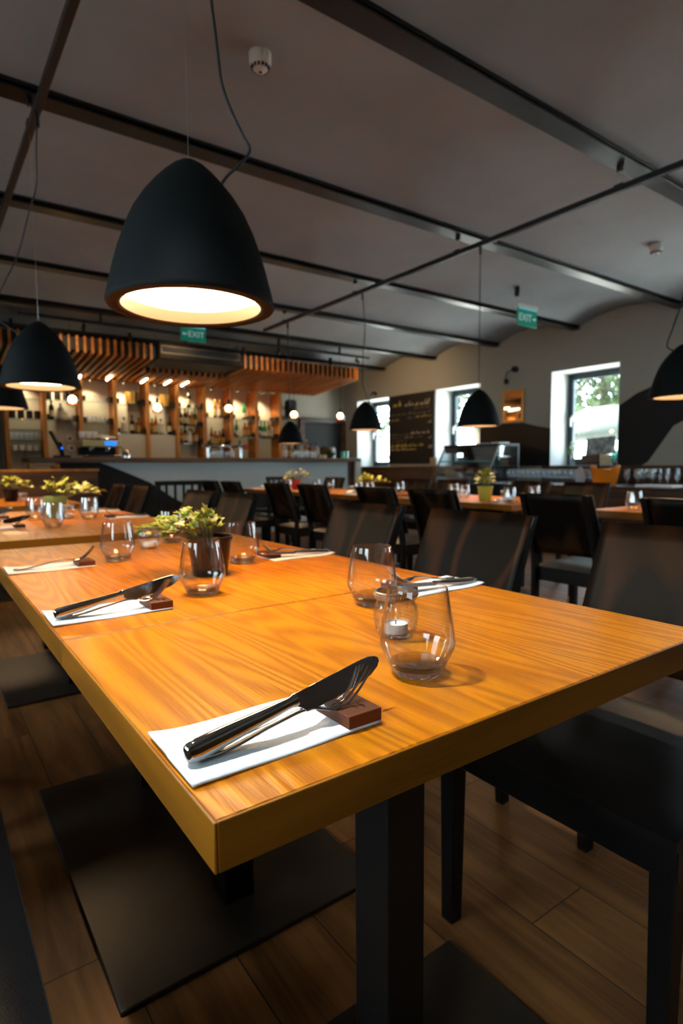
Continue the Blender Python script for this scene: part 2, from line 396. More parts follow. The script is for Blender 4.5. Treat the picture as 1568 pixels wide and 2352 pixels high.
# white painted window reveals, frames, panes
def window(n, x_in, x_fr, y0, y1, z0, z1, handle=True):
    """window in a wall of constant x; x_in room face, x_fr outer frame plane"""
    s = 1 if x_fr > x_in else -1
    t = .006; a, c = sorted((x_in, x_fr+.06*s))
    rv = MB().box(a, c, y0, y0+t, z0, z1).box(a, c, y1-t, y1, z0, z1).box(a, c, y0, y1, z1-t, z1).box(a, c, y0, y1, z0, z0+t)
    w_ = structure(rv.build('window_%d' % n, M['reveal'], smooth=False))
    f = .085; d0, d1 = sorted((x_fr, x_fr-.06*s))
    fr = MB().box(d0, d1, y0+t, y0+t+f, z0+t, z1-t).box(d0, d1, y1-t-f, y1-t, z0+t, z1-t).box(d0, d1, y0+t+f, y1-t-f, z1-t-f, z1-t).box(d0, d1, y0+t+f, y1-t-f, z0+t, z0+t+f)
    e0, e1 = sorted((x_fr-.06*s, x_fr-.085*s)); g = .035
    ya, yb, za, zb = y0+t+f-.02, y1-t-f+.02, z0+t+f-.02, z1-t-f+.02
    fr.box(e0, e1, ya, ya+g, za, zb).box(e0, e1, yb-g, yb, za, zb).box(e0, e1, ya+g, yb-g, za, za+g).box(e0, e1, ya+g, yb-g, zb-g, zb)
    tag(fr.build('window_frame', M['frame_blue'], w_, bevel=.004), kind='structure')
    pm = (x_fr-.03*s); tag(MB().box(pm-.004, pm+.004, y0+t+f-.005, y1-t-f+.005, z0+t+f-.005, z1-t-f+.005).build('window_pane', M['pane'], w_, smooth=False), kind='structure')
    if handle:
        xh = x_fr-.085*s; zc = z0+.62*(z1-z0)-.16; yh = y1-t-f-.005
        a, c = sorted((xh, xh-.012*s)); h = MB().box(a, c, yh-.016, yh+.016, zc-.03, zc+.06)
        a, c = sorted((xh-.012*s, xh-.045*s)); h.box(a, c, yh-.009, yh+.009, zc, zc+.02)
        a, c = sorted((xh-.035*s, xh-.055*s)); h.box(a, c, yh-.011, yh+.011, zc-.11, zc+.022)
        tag(h.build('window_handle', M['white'], w_, bevel=.004), kind='structure')
for i, (a, b_, c, d) in enumerate(WIN_R): window(i+1, XW, XW+.49, a, b_, c, d)
for i, (a, b_, c, d) in enumerate(WIN_L): window(i+6, XL, XL-.4, a, b_, c, d)
def window_front(n, win):
    a, b_, c, d = win; t, f = .006, .085
    w_ = structure(MB().box(a, a+t, YF-.5, YF, c, d).box(b_-t, b_, YF-.5, YF, c, d).box(a, b_, YF-.5, YF, d-t, d).box(a, b_, YF-.5, YF, c, c+t).build('window_%d' % n, M['reveal'], smooth=False))
    fr = MB().box(a, a+f, YF-.46, YF-.4, c, d).box(b_-f, b_, YF-.46, YF-.4, c, d).box(a+f, b_-f, YF-.46, YF-.4, d-f, d).box(a+f, b_-f, YF-.46, YF-.4, c, c+f)
    tag(fr.build('window_frame', M['frame_blue'], w_, bevel=.004), kind='structure')
    tag(MB().box(a+f, b_-f, YF-.435, YF-.427, c+f, d-f).build('window_pane', M['pane'], w_, smooth=False), kind='structure')
for i, q in enumerate(WIN_F): window_front(i+9, q)

# charcoal mountain mural painted on the right wall (thin paint layer) and dark wainscot
def wall_paint(polys, name, m='mural', t_=.003):
    b = MB()
    for poly in polys:
        MT = Matrix(((0, 0, -1, XW), (1, 0, 0, 0), (0, 1, 0, 0), (0, 0, 0, 1)))   # (y,z) -> wall plane
        b.prism(poly[::-1], t_, MT)
    return structure(b.build(name, M[m], smooth=False, fix=True))
n_trim += 1
wall_paint([[(3.83, 1.0), (3.50, 1.0), (3.42, 1.05), (3.12, 1.49), (2.95, 1.57), (2.49, 1.60), (2.49, 2.20), (2.75, 2.26), (3.03, 2.15), (3.43, 1.99), (3.60, 1.93), (3.83, 1.79)],
            [(6.21, 1.0), (4.87, 1.0), (4.87, 1.18), (5.02, 1.24), (5.25, 1.31), (5.50, 1.335), (5.72, 1.29), (5.95, 1.2), (6.21, 1.12)]], 'trim_%d' % n_trim)
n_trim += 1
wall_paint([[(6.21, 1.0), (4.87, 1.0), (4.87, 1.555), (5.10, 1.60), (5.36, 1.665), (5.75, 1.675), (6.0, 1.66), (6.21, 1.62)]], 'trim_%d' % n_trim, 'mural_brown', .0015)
n_trim += 1
structure(MB().box(XW-.035, XW-.004, -4.2, 4.98, 0, .985).box(XW-.05, XW-.004, -4.2, 4.98, .985, 1.0).build('trim_%d' % n_trim, M['walnut_y'], bevel=.002))
n_trim += 1
structure(MB().box(XL, XW-.05, YF+.002, YF+.03, 0, 1.75).box(XL, XW-.05, YF+.002, YF+.045, 1.75, 1.78).build('trim_%d' % n_trim, M['walnut'], bevel=.002))  # added unseen dark panelling, gives the knife blade a dark reflection
# door in the back wall beyond the bar
dr = structure(MB().box(6.28, 6.40, YB-.07, YB-.002, 0, 2.02).box(7.34, 7.445, YB-.07, YB-.002, 0, 2.02).box(6.40, 7.34, YB-.07, YB-.002, 1.93, 2.02).build('door_1', M['walnut'], bevel=.004))
tag(MB().box(6.40, 7.34, YB-.045, YB-.01, 0, 1.93).build('door_leaf', M['dark'], dr, bevel=.003), kind='structure')
# ------------------------------------------------------------------ tables
ZT = .75
def table(x0, x1, y0, y1, label, posts, plate, group=None, th=.042):
    """oak top with edge bands on square iron posts and a flat floor plate"""
    cx, cy_ = (x0+x1)/2, (y0+y1)/2; hx, hy = (x1-x0)/2, (y1-y0)/2
    t = thing('dining_table', label, 'table', (cx, cy_, 0), 0, group)
    e = .003
    MB().box(-hx+e, hx-e, -hy+e, hy-e, ZT-th, ZT).build('table_top', M['oak'], t, bevel=.0015)
    for x_ in (-hx, hx-e): MB().box(x_, x_+e, -hy, hy, ZT-th, ZT-.0004).build('edge_band', M['oak_edge'], t, bevel=.001)
    for y_ in (-hy, hy-e): MB().box(-hx+e, hx-e, y_, y_+e, ZT-th, ZT-.0004).build('edge_band', M['oak_edge_x'], t, bevel=.001)
    px0, px1, py0, py1 = plate
    MB().box(px0-cx, px1-cx, py0-cy_, py1-cy_, 0, .012).build('base_plate', M['plate'], t, bevel=.003)
    for (qx, qy) in posts:
        b = MB().box(qx-cx-.037, qx-cx+.037, qy-cy_-.04, qy-cy_+.04, .012, ZT-th-.012)
        b.box(qx-cx-.12, qx-cx+.12, qy-cy_-.12, qy-cy_+.12, ZT-th-.012, ZT-th)
        b.build('post', M['iron'], t, bevel=.003)
    return t
table(0, .851, 0, .5865, 'small oiled oak table in front, its near corner facing the viewer', [(.392, .255)], (.085, .70, .10, .42))
table(0, .851, .588, 1.828, 'long oak table butted behind the front table, carrying the ivy pot', [(.392, .83), (.392, 1.45)], (.085, .70, .66, 1.59))
table(0, .851, 2.075, 3.75, 'oak table behind the ivy table, set with a green plant pot', [(.392, 2.55), (.392, 3.2)], (.088, .70, 2.385, 3.11))
table(0, .851, 4.35, 5.7, 'oak table at far left before the high wooden bench back', [(.392, 5.05)], (.09, .70, 4.7, 5.4))
table(3.06, 3.91, .2, 1.57, 'oak table at the right margin, one water glass near its edge', [(3.485, .9)], (3.2, 3.78, .6, 1.2))
table(3.06, 3.91, 2.12, 3.42, 'oak table in the middle row carrying the lime yellow pot', [(3.485, 2.75)], (3.2, 3.78, 2.4, 3.1))
table(3.06, 3.91, 3.78, 5.0, 'oak table in the middle row with the leafy yellow plant', [(3.485, 4.4)], (3.2, 3.78, 4.05, 4.75))
table(3.06, 3.91, 5.004, 6.2, 'oak table nearest the bar counter, with a red plant pot', [(3.485, 5.6)], (3.2, 3.78, 5.25, 5.95))

# ------------------------------------------------------------------ dining chairs: front is +x, origin on the floor under the seat
def make_chair(label):
    t = thing('dining_chair', label, 'chair', (0, 0, 0), 0, 'dark wooden dining chairs')
    # seat rails: the seat widens a little towards the front
    hw = lambda x: .205+.047*(x+.226)/.46
    f = MB()
    for sy in (-1, 1):
        q = [(-.215, sy*hw(-.215)), (.232, sy*hw(.232)), (.232, sy*(hw(.232)-.022)), (-.215, sy*(hw(-.215)-.022))]
        if sy > 0: q = q[::-1]
        f.hexa([(x, y, .372) for x, y in q], [(x, y, .436) for x, y in q])
    f.box(.21, .232, -.228, .228, .372, .436).box(-.226, -.204, -.183, .183, .372, .436)
    f.build('seat_frame', M['black_wood'], t, bevel=.004)
    # padded seat, slightly domed
    def top(u, v):
        x = -.235+.485*u; y = (2*v-1)*(hw(x)+.004)
        e = min(u, 1-u, v, 1-v)*2
        return Vector((x, y, .452+.022*math.sin(min(1, e*2.2)*PI/2)))
    s = MB().grid(top, 16, 16)
    q = [(-.235, -hw(-.235)-.004), (.25, -hw(.25)-.004), (.25, hw(.25)+.004), (-.235, hw(-.235)+.004)]
    s.hexa([(x, y, .436) for x, y in q], [(x, y, .4525) for x, y in q])
    s.build('seat', M['leather'], t, ang=60)
    for sy in (-1, 1):
        a, c = (.021, .016); y = sy*.229
        MB().hexa([(.23-2*c, y-c, 0), (.23, y-c, 0), (.23, y+c, 0), (.23-2*c, y+c, 0)],
                  [(.232-2*a, y-a, .437), (.232, y-a, .437), (.232, y+a, .437), (.232-2*a, y+a, .437)]).build('leg', M['black_wood'], t, bevel=.002)
        # rear leg runs on upwards as the upright
        y = sy*.186
        pr_ = [(-.232, 0, .032), (-.215, .25, .040), (-.212, .42, .044), (-.222, .52, .040), (-.283, .70, .034), (-.353, .864, .026)]
        b = MB()
        for (xa, za, wa), (xb, zb, wb) in zip(pr_, pr_[1:]):
            b.hexa([(xa-wa, y-.014, za), (xa, y-.014, za), (xa, y+.014, za), (xa-wa, y+.014, za)], [(xb-wb, y-.014, zb), (xb, y-.014, zb), (xb, y+.014, zb), (xb-wb, y+.014, zb)])
        bmesh.ops.remove_doubles(b.b, verts=b.b.verts, dist=1e-5)
        b.build('leg', M['black_wood'], t, bevel=.002)
    # curved veneer panel
    def pan(dx):
        def fn(u, v):
            z = .535+.330*v; y = -.211+.422*u
            x = -.224-.131*max(0, (z-.535)/.330)**1.08 - .016*(1-(2*u-1)**2) + dx
            return Vector((x, y, z))
        return fn
    MB().grid(pan(.016), 16, 8).build('backrest', M['veneer'], t, ang=60, solid=.013)
    return t
chair0 = make_chair('')
_first = [True]
def chair(x, y, rz, label, group='dark wooden dining chairs'):
    if _first[0]:
        _first[0] = False; chair0.location = (x, y, 0); chair0.rotation_euler = (0, 0, rz); chair0['label'] = label; chair0['group'] = group; return chair0
    return dup(chair0, (x, y, 0), rz, label, group)
# right side of the front row (facing the tables)
chair(.972, .240, PI, 'dark chair nearest the viewer, its black leather seat pushed under the front table')
chair(.972, .885, PI, 'dark chair with bold wavy back grain at the ivy table, next to the nearest chair')
chair(.972, 1.475, PI, 'dark chair at the ivy table whose veneer back shines bluish, third from the viewer')
chair(.99, 2.69, PI, 'dark chair at the right side of the green pot table, nearer of two')
chair(.99, 3.26, PI, 'dark chair at the right side of the green pot table, farther of two')
chair(.99, 4.495, PI, 'brown dark chair at the far left table, right one of two seen past the ivy')
chair(.99, 5.135, PI, 'brown dark chair at the far left table, left one of two beside the bench back')
# left side, beside the camera
chair(-.335, .43, 0, 'black chair edge cut off by the lower left corner of the photo')
chair(-.36, 1.08, 0, 'black chair left of the ivy table, past the left margin, nearer one')
chair(-.36, 1.66, 0, 'black chair left of the ivy table, past the left margin, farther one')
# middle row, backs towards us
for y, lab in ((.765, 'black chair back cut off by the right margin, in front of the right table'),
               (1.43, 'black chair seen from behind with a pale lit seat, between the two right tables'),
               (2.34, 'black chair seen from behind, in front of the lime pot table, left of the pot'),
               (2.92, 'black chair seen from behind at the left end of the lime pot table'),
               (3.76, 'black chair seen from behind at the middle row, right one of a close pair'),
               (4.37, 'black chair seen from behind at the middle row, left one of a close pair'),
               (5.35, 'small black chair seen from behind near the bar, right of two'),
               (5.90, 'small black chair seen from behind near the bar, left of two')):
    chair(2.87, y, 0, lab)
for y, lab in ((2.42, 'brown chair behind the right tables, right below the orange bucket'),
               (2.98, 'brown chair behind the lime yellow pot, facing us across the table'),
               (3.97, 'brown chair facing us in front of the pastry case'),
               (4.53, 'brown chair facing us in front of the bench under the blackboard'),
               (6.14, 'brown chair facing us at the table nearest the bar counter')):
    chair(4.10, y, PI, lab)

# open-backed black armchairs by the bar
def open_chair(label):
    t = thing('slat_back_chair', label, 'chair', (0, 0, 0), 0, 'open slat back chairs by the bar')
    MB().box(-.22, .22, -.22, .22, .40, .45).build('seat', M['black_wood'], t, bevel=.01)
    for sx in (-1, 1):
        for sy in (-1, 1):
            h = .88 if sx < 0 else .40
            MB().box(sx*.2-.018, sx*.2+.018, sy*.21-.018, sy*.21+.018, 0, h).build('leg', M['black_wood'], t, bevel=.003)
    MB().box(-.22, -.18, -.24, .24, .84, .885).build('top_rail', M['black_wood'], t, bevel=.004)
    for k in range(4):
        y = -.13+.087*k; MB().box(-.208, -.192, y-.012, y+.012, .45, .842).build('slat', M['black_wood'], t, bevel=.002)
    return t
oc = open_chair('black open slat back chair with its back to us before the bar, left part')
oc.location = (1.93, 5.45, 0); oc.rotation_euler = (0, 0, PI/2)
dup(oc, (3.75, 6.62, 0), PI/2+.1, 'black open slat back chair by the bar beside the red plant pot')

# benches
bt = thing('bench', 'high wooden bench back at far left in front of the bar', 'bench', (0, 0, 0))
MB().box(-1.93, 1.33, 5.95, 6.02, 0, .985).build('backrest', M['walnut'], bt, bevel=.004)
MB().box(-1.93, 1.345, 5.94, 6.03, .985, 1.008).build('top_rail', M['post'], bt, bevel=.003)
MB().box(-1.93, 1.33, 5.45, 5.95, .38, .46).build('seat', M['blue_grey'], bt, bevel=.015)
MB().box(-1.93, 1.33, 5.50, 5.94, 0, .38).build('base', M['walnut'], bt, bevel=.004)
bt = thing('bench', 'brown wooden bench against the wall under the blackboard', 'bench', (0, 0, 0))
MB().box(6.93, 7.0, 6.62, 8.75, 0, .985).build('backrest', M['walnut_y'], bt, bevel=.004)
MB().box(6.90, 7.05, 6.62, 8.75, .985, 1.005).build('top_rail', M['counter'], bt, bevel=.003)
MB().hexa([(6.35, 6.56, 0), (7.0, 6.56, 0), (7.0, 6.62, 0), (6.35, 6.62, 0)], [(6.80, 6.56, .985), (7.0, 6.56, .985), (7.0, 6.62, .985), (6.80, 6.62, .985)]).build('end_panel', M['counter'], bt, bevel=.003)
MB().box(6.45, 6.93, 6.62, 8.75, .38, .46).build('seat', M['leather'], bt, bevel=.015)
MB().box(6.50, 6.93, 6.64, 8.73, 0, .38).build('base', M['walnut_y'], bt, bevel=.004)
# blue cloth covered bench end by the bar table
bt = thing('low_bench', 'dusty blue upholstered low bench behind the middle row chairs', 'bench', (0, 0, 0))
MB().box(2.75, 3.0, 6.35, 7.1, .0, .36).build('base', M['dark'], bt, bevel=.01)
MB().box(2.7, 3.05, 6.3, 7.15, .36, .46).build('seat', M['blue_grey'], bt, bevel=.03)
# ------------------------------------------------------------------ pendant lamps
TRK_Z = 2.75; XT1, XT2 = .395, 3.545
SHADE = [(.004, .345), (.02, .340), (.040, .327), (.062, .307), (.086, .281), (.111, .249), (.133, .214), (.152, .172), (.167, .130), (.180, .085), (.1915, .040), (.1985, .008), (.1995, .002), (.197, -.003)]
RIM = [(.197, -.003), (.192, -.005), (.170, -.003), (.1655, .0)]
RING = [(.1655, .0), (.1625, .018), (.160, .034)]
def pendant(x, y, zb, label, cord_pts, s=1.0, seg=64, group='matt dark pendant lamps over the tables', cap=False):
    """bell shade hanging from a rail; cord_pts in world coordinates"""
    t = thing('pendant_lamp', label, 'lamp', (x, y, zb), 0, group)
    sc_ = lambda pr_: [(r*s, z*s) for r, z in pr_]
    b = MB().lathe(sc_(SHADE), seg); b.lathe(sc_([(.004, .345), (0, .3455)]), seg)
    b.build('lamp_shade', M['shade'], t, fix=True, ang=60)
    MB().lathe(sc_(RIM), seg).build('rim', M['rim'], t, ang=60)
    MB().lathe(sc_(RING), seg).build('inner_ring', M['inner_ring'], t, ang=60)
    MB().lathe(sc_([(0, .030), (.1605, .030), (.1605, .034), (0, .034)]), seg).build('diffuser', M['diffuser'], t, smooth=False, fix=True)
    pts = [Vector(p)-Vector((x, y, zb)) for p in cord_pts]
    MB().tube(cr(pts, 8), .0038 if s > .95 else .0045, 8).build('cord', M['cord'], t)
    MB().tube([(0, 0, .342*s), (0, 0, TRK_Z-zb)], .0006, 6).build('suspension_wire', M['wire'], t)
    MB().tube([pts[0], pts[0]*.75+pts[1]*.25], .0055, 8).build('cord_grip', M['brass'], t)
    MB().tube([(pts[-1].x, pts[-1].y, pts[-1].z), (pts[-1].x, pts[-1].y, pts[-1].z-.06)], .011, 10).build('track_plug', M['rail'], t)
    return t
# big near lamp: cord leaves the side of the shade, swings out to the right and climbs
pendant(.397, 1.0, 1.409, 'large dark bell lamp hanging over the front of the ivy table',
        [(.458, .957, 1.694), (.473, .947, 1.718), (.500, .930, 1.747), (.530, .938, 1.79), (.520, .953, 1.827), (.498, .975, 1.893), (.484, .991, 1.957), (.480, 1.001, 2.031), (.474, 1.012, 2.127), (.462, 1.03, 2.3), (.42, 1.06, 2.55), (.395, 1.07, 2.745)])
pendant(.395, 3.13, 1.455, 'dark bell lamp at far left with a teal sheen, over the green pot table',
        [(.322, 3.18, 1.725), (.267, 3.229, 1.771), (.226, 3.259, 1.815), (.210, 3.26, 1.892), (.26, 3.22, 2.007), (.318, 3.15, 2.14), (.365, 3.07, 2.33), (.395, 3.0, 2.45), (.390, 2.93, 2.58), (.395, 2.9, 2.745)])
pendant(.395, 5.02, 1.50, 'dark bell lamp cut off by the left margin, behind the teal lamp',
        [(.31, 5.05, 1.787), (.25, 5.07, 1.83), (.22, 5.05, 1.98), (.33, 4.9, 2.3), (.39, 4.85, 2.745)])
pendant(XT2, 1.275, 1.415, 'dark bell lamp cut off by the right margin, over the right table',
        [(3.49, 1.31, 1.685), (3.46, 1.33, 1.72), (3.50, 1.31, 1.85), (3.545, 1.275, 2.1), (3.545, 1.275, 2.745)], .9, 48)
pendant(XT2, 2.835, 1.335, 'dark bell lamp on a straight cord in front of the second window',
        [(3.546, 2.837, 1.635), (3.546, 2.837, 1.70), (3.546, 2.838, 2.2), (3.545, 2.838, 2.745)], .86, 48)
pendant(XT2, 4.32, 1.385, 'dark bell lamp before the first window, left of the blackboard',
        [(3.56, 4.315, 1.664), (3.552, 4.32, 1.744), (3.530, 4.345, 1.854), (3.545, 4.36, 2.1), (3.565, 4.35, 2.4), (3.545, 4.36, 2.745)], .83, 48)
pendant(XT2, 5.80, 1.30, 'dark bell lamp low before the bar, right of the bottle shelves',
        [(3.545, 5.80, 1.575), (3.545, 5.80, 1.66), (3.545, 5.83, 2.2), (3.545, 5.83, 2.745)], .80, 48)

# ------------------------------------------------------------------ black power rails
def rail(name, x, y0, y1, hooks, label, along='y', z=TRK_Z):
    t = thing(name, label, 'rail', (x, y0, z) if along == 'y' else (y0, x, z), 0 if along == 'y' else -PI/2, 'suspended black power rails')
    L_ = y1-y0
    MB().box(-.017, .017, 0, L_, -.004, .034).build('rail', M['rail'], t, bevel=.002)
    for h in hooks:
        d = h-y0
        MB().tube([(0, d, .03), (0, d, .15)], .0012, 6).build('hanger_wire', M['wire'], t)
        b = MB().box(-.012, .012, d-.018, d+.018, .09+.03, .152); b.box(-.021, .021, d-.03, d+.03, .022, .042)
        b.build('hook', M['rail'], t, bevel=.003)
    return t
rail('power_rail', XT2, -3.9, 6.42, [.28, 1.70, 3.08, 4.48, 5.9], 'black power rail crossing the ceiling at right, carrying the middle row lamps')
rail('power_rail', XT1, -3.9, 6.2, [.28, 1.68, 3.08, 4.48, 5.9], 'black power rail at upper left above the front tables')
t = thing('power_rail', 'black power rail running along the front of the slatted bar canopy', 'rail', (.85, 7.28, TRK_Z+.02), 0, 'suspended black power rails')
MB().box(0, 5.1, -.017, .017, -.004, .034).build('rail', M['rail'], t, bevel=.002)
for d in (.9, 2.05, 3.4, 4.5):
    MB().box(d-.012, d+.012, -.02, .02, .03, .15).build('hook', M['rail'], t, bevel=.003)

# ------------------------------------------------------------------ small things on the ceiling
def smoke(x, y, z, label):
    t = thing('smoke_detector', label, 'smoke detector', (x, y, z), 0, 'smoke detectors on the ceiling')
    MB().lathe([(0, 0), (.055, 0), (.056, -.006), (.055, -.045), (.052, -.052), (.047, -.056)], 32).build('base', M['white'], t, fix=True)
    b = MB().lathe([(.047, -.056), (.046, -.062), (.040, -.074), (.028, -.084), (.012, -.089), (0, -.09)], 32)
    b.build('sensor_head', M['white'], t, fix=True)
    b = MB()
    for k in range(14):
        a = 2*PI*k/14; R_ = Matrix.Rotation(a, 4, 'Z') @ Matrix.Translation((.0425, 0, -.072)) @ Matrix.Rotation(.62, 4, 'Y')
        b.box(-.002, .003, -.0055, .0055, -.008, .008, R_)
    b.lathe([(0, -.092), (.009, -.092), (.010, -.086)], 12)
    b.build('vent', M['dark'], t, smooth=False)
smoke(1.325, 2.335, 3.076, 'white smoke detector on the vault above the big near lamp')
smoke(5.57, 2.47, 3.074, 'white smoke detector on the vault at the right margin')
t = tag(MB().lathe([(0, 0), (.027, 0), (.027, -.085), (.022, -.105), (0, -.108)], 20).build('ceiling_spotlight', M['rail'], loc=(5.52, 4.01, 3.055), fix=True), 'small black cylinder spotlight on the ceiling above the right EXIT sign', 'spotlight', 'ceiling spotlights')
def aim(lo, d): lo.rotation_euler = Vector(d).to_track_quat('-Z', 'Y').to_euler()
# added: unseen copy of the ceiling spotlight, cool overhead light for the front table
t2 = dup(t, (-.30, .74, 3.055), 0, 'added ceiling spotlight, unseen above the frame, lighting the front table')
ld = bpy.data.lights.new('added_ceiling_spot', 'SPOT'); ld.energy = 360; ld.color = (.82, .93, 1.0); ld.spot_size = math.radians(34); ld.spot_blend = .7; ld.shadow_soft_size = .022
lo = bpy.data.objects.new('beam', ld); C.objects.link(lo); lo.parent = t2; lo.location = (0, 0, -.112); aim(lo, (.70, -.46, -2.2))
# warm spot heads clipped to the rail along the bar
for i, (x, tx, ty, tz, en) in enumerate(((1.55, .2, 1.9, -1.0, 16), (2.85, .1, 1.9, -1.0, 16), (4.25, .1, 1.9, -1.0, 16), (5.70, 1.75, .5, -.55, 45))):
    t = thing('rail_spotlight', 'small black spot head clipped to the bar rail, %s from the left' % ORD[i], 'spotlight', (x, 7.28, TRK_Z+.01), 0, 'spot heads on the bar rail')
    d = Vector((tx, ty, tz)).normalized(); p0 = Vector((0, 0, -.045))
    MB().box(-.012, .012, -.012, .012, -.04, .006).build('clip', M['rail'], t, bevel=.002)
    MB().tube([p0-d*.03, p0+d*.05], [.022, .026], 16).build('head', M['rail'], t)
    ld = bpy.data.lights.new('rail_spot', 'SPOT'); ld.energy = en; ld.color = (1, .68, .34); ld.spot_size = math.radians(120); ld.spot_blend = .9; ld.shadow_soft_size = .025
    lo = bpy.data.objects.new('beam', ld); C.objects.link(lo); lo.parent = t; lo.location = p0+d*.06; aim(lo, d)

def text_mesh(name, body, size, m, parent, loc, rot, ext=.0015, align='CENTER'):
    cu = bpy.data.curves.new(name, 'FONT'); cu.body = body; cu.size = size; cu.extrude = ext; cu.align_x = align; cu.align_y = 'CENTER'
    tmp = bpy.data.objects.new(name, cu); C.objects.link(tmp)
    bpy.context.view_layer.update()
    me = bpy.data.meshes.new_from_object(tmp.evaluated_get(bpy.context.evaluated_depsgraph_get()))
    bpy.data.objects.remove(tmp); bpy.data.curves.remove(cu); me.materials.clear(); me.materials.append(m)
    o = bpy.data.objects.new(name, me); C.objects.link(o); o.parent = parent; o.location = loc; o.rotation_euler = rot; return o
def exit_sign(x0, x1, y, z0, z1, arrow, label):
    t = thing('exit_sign', label, 'sign', ((x0+x1)/2, y, z1), 0, 'hanging green EXIT signs')
    w_ = (x1-x0)/2; h = z1-z0
    MB().box(-w_, w_, -.008, .008, -h, -.028).build('sign_panel', M['green_sign'], t, bevel=.002)
    MB().box(-w_-.004, w_+.004, -.022, .022, -.028, .012).build('housing', M['white'], t, bevel=.004)
    MB().box(-w_+.01, w_-.005, -.0088, -.0078, -.045, -.0285).build('light_strip', M['sign_top'], t, smooth=False)
    sx = .035 if arrow == 'L' else -.04
    text_mesh('lettering', 'EXIT', h*.50, M['sign_text'], t, (sx, -.0085, -h*.60), (PI/2, 0, 0))
    d = -1 if arrow == 'L' else 1; ax = d*(w_-.045)
    MX = Matrix(((1, 0, 0, ax), (0, 0, -1, -.0085), (0, 1, 0, -h*.60), (0, 0, 0, 1)))
    b = MB(); pg = [(d*.028, 0), (d*.006, .020), (d*.006, .007), (-d*.03, .007), (-d*.03, -.007), (d*.006, -.007), (d*.006, -.020)]
    b.prism(pg if d < 0 else pg[::-1], .0015, MX); b.build('arrow', M['sign_text'], t, smooth=False, fix=True)
    for sx in (-1, 1):
        MB().tube([(sx*(w_-.03), 0, .01), (sx*(w_-.03), 0, 3.06-z1)], .0012, 6).build('hanger_wire', M['wire'], t)
exit_sign(2.43, 2.74, 6.42, 2.515, 2.715, 'L', 'green EXIT sign with arrow pointing left, hanging before the bar canopy')
exit_sign(5.225, 5.555, 3.77, 2.545, 2.765, 'R', 'green EXIT sign with arrow pointing right, hanging in front of the right wall')
# ------------------------------------------------------------------ tableware prototypes
def loft(b, secs, seg=14, p=2.6):
    """superellipse sections (centre, half-y, half-z) along x"""
    rings = []
    for (x, y, z), hy, hz in secs:
        ring = []
        for k in range(seg):
            a = 2*PI*k/seg; ca, sa = math.cos(a), math.sin(a)
            ring.append(b.b.verts.new((x, y+hy*math.copysign(abs(ca)**(2/p), ca), z+hz*math.copysign(abs(sa)**(2/p), sa))))
        rings.append(ring)
    for A, B in zip(rings, rings[1:]):
        for k in range(seg): b._f([A[k], B[k], B[(k+1)%seg], A[(k+1)%seg]])
    b._f(rings[0]); b._f(rings[-1][::-1])
def make_knife():
    t = thing('knife', '', 'knife', (0, 0, 0), 0, 'steel table knives')
    b = MB(); loft(b, [((x, 0, 0), hy, hz) for x, hz, hy in ((0, .0052, .0034), (.0012, .0078, .0054), (.0045, .0094, .0067), (.012, .0101, .0074), (.045, .0090, .0066), (.08, .0068, .0055), (.108, .0056, .0048), (.114, .0056, .0048), (.117, .0068, .0052), (.121, .0066, .0046))], 20)
    b.build('handle', M['chrome'], t, fix=True, ang=50)
    pg = [(.118, .0058), (.205, .0068), (.220, .0062), (.228, .0040), (.2325, .0005), (.2325, -.0035), (.228, -.0085), (.216, -.0135), (.196, -.0168), (.165, -.0178), (.134, -.0172), (.128, -.0165), (.1255, -.0125), (.118, -.0058)]
    MX = Matrix(((1, 0, 0, 0), (0, 0, -1, .0011), (0, 1, 0, 0), (0, 0, 0, 1)))
    b = MB(); b.prism(pg, .0022, MX); b.build('blade', M['chrome'], t, bevel=.0005, fix=True)
    return t
def make_fork():
    t = thing('fork', '', 'fork', (0, 0, 0), 0, 'steel table forks')
    P_ = cr([(.014, 0, .0072), (.045, 0, .008), (.09, 0, .0155), (.13, 0, .0225), (.148, 0, .0215), (.160, 0, .0185), (.172, 0, .0195)], 5)
    W = [(0, .004), (.014, .004), (.018, .0082), (.032, .0098), (.06, .0075), (.09, .0038), (.125, .0032), (.142, .0045), (.152, .0095), (.162, .0118), (.172, .0120)]
    def wid(x):
        for (a, wa), (c, wc) in zip(W, W[1:]):
            if a <= x <= c: return wa+(wc-wa)*(x-a)/(c-a)
        return W[-1][1]
    b = MB(); loft(b, [(tuple(p), wid(p.x), .0016 if p.x > .14 else .0019) for p in P_], 14, 2.4)
    b.build('handle', M['chrome'], t, fix=True, ang=50)
    for k in range(4):
        y = (-1.5+k)*.0068
        pts = cr([(.170, y, .0192), (.180, y, .0215), (.192, y*1.02, .0300), (.203, y*1.02, .0410), (.2125, y*1.02, .0530)], 5)
        b = MB(); n = len(pts)
        loft_r = [.0019-.0009*i/(n-1) for i in range(n)]
        b.tube(pts, loft_r, 8); b.build('tine', M['chrome'], t, ang=60)
    return t
def make_napkin():
    b = MB()
    def top(u, v):
        x = .0+.2085*u; y = -.057+.112*v - .004*(1-u)*(1-v)
        lift = .0035*max(0, 1-u*5)**2*(1 if v > .5 else .55) + .0007*math.sin(9*u+2*v)
        return Vector((x, y, .0016+lift))
    b.grid(top, 30, 14)
    o = b.build('napkin', M['napkin'], ang=50, solid=.0026)
    return tag(o, '', 'napkin', 'folded white paper napkins')
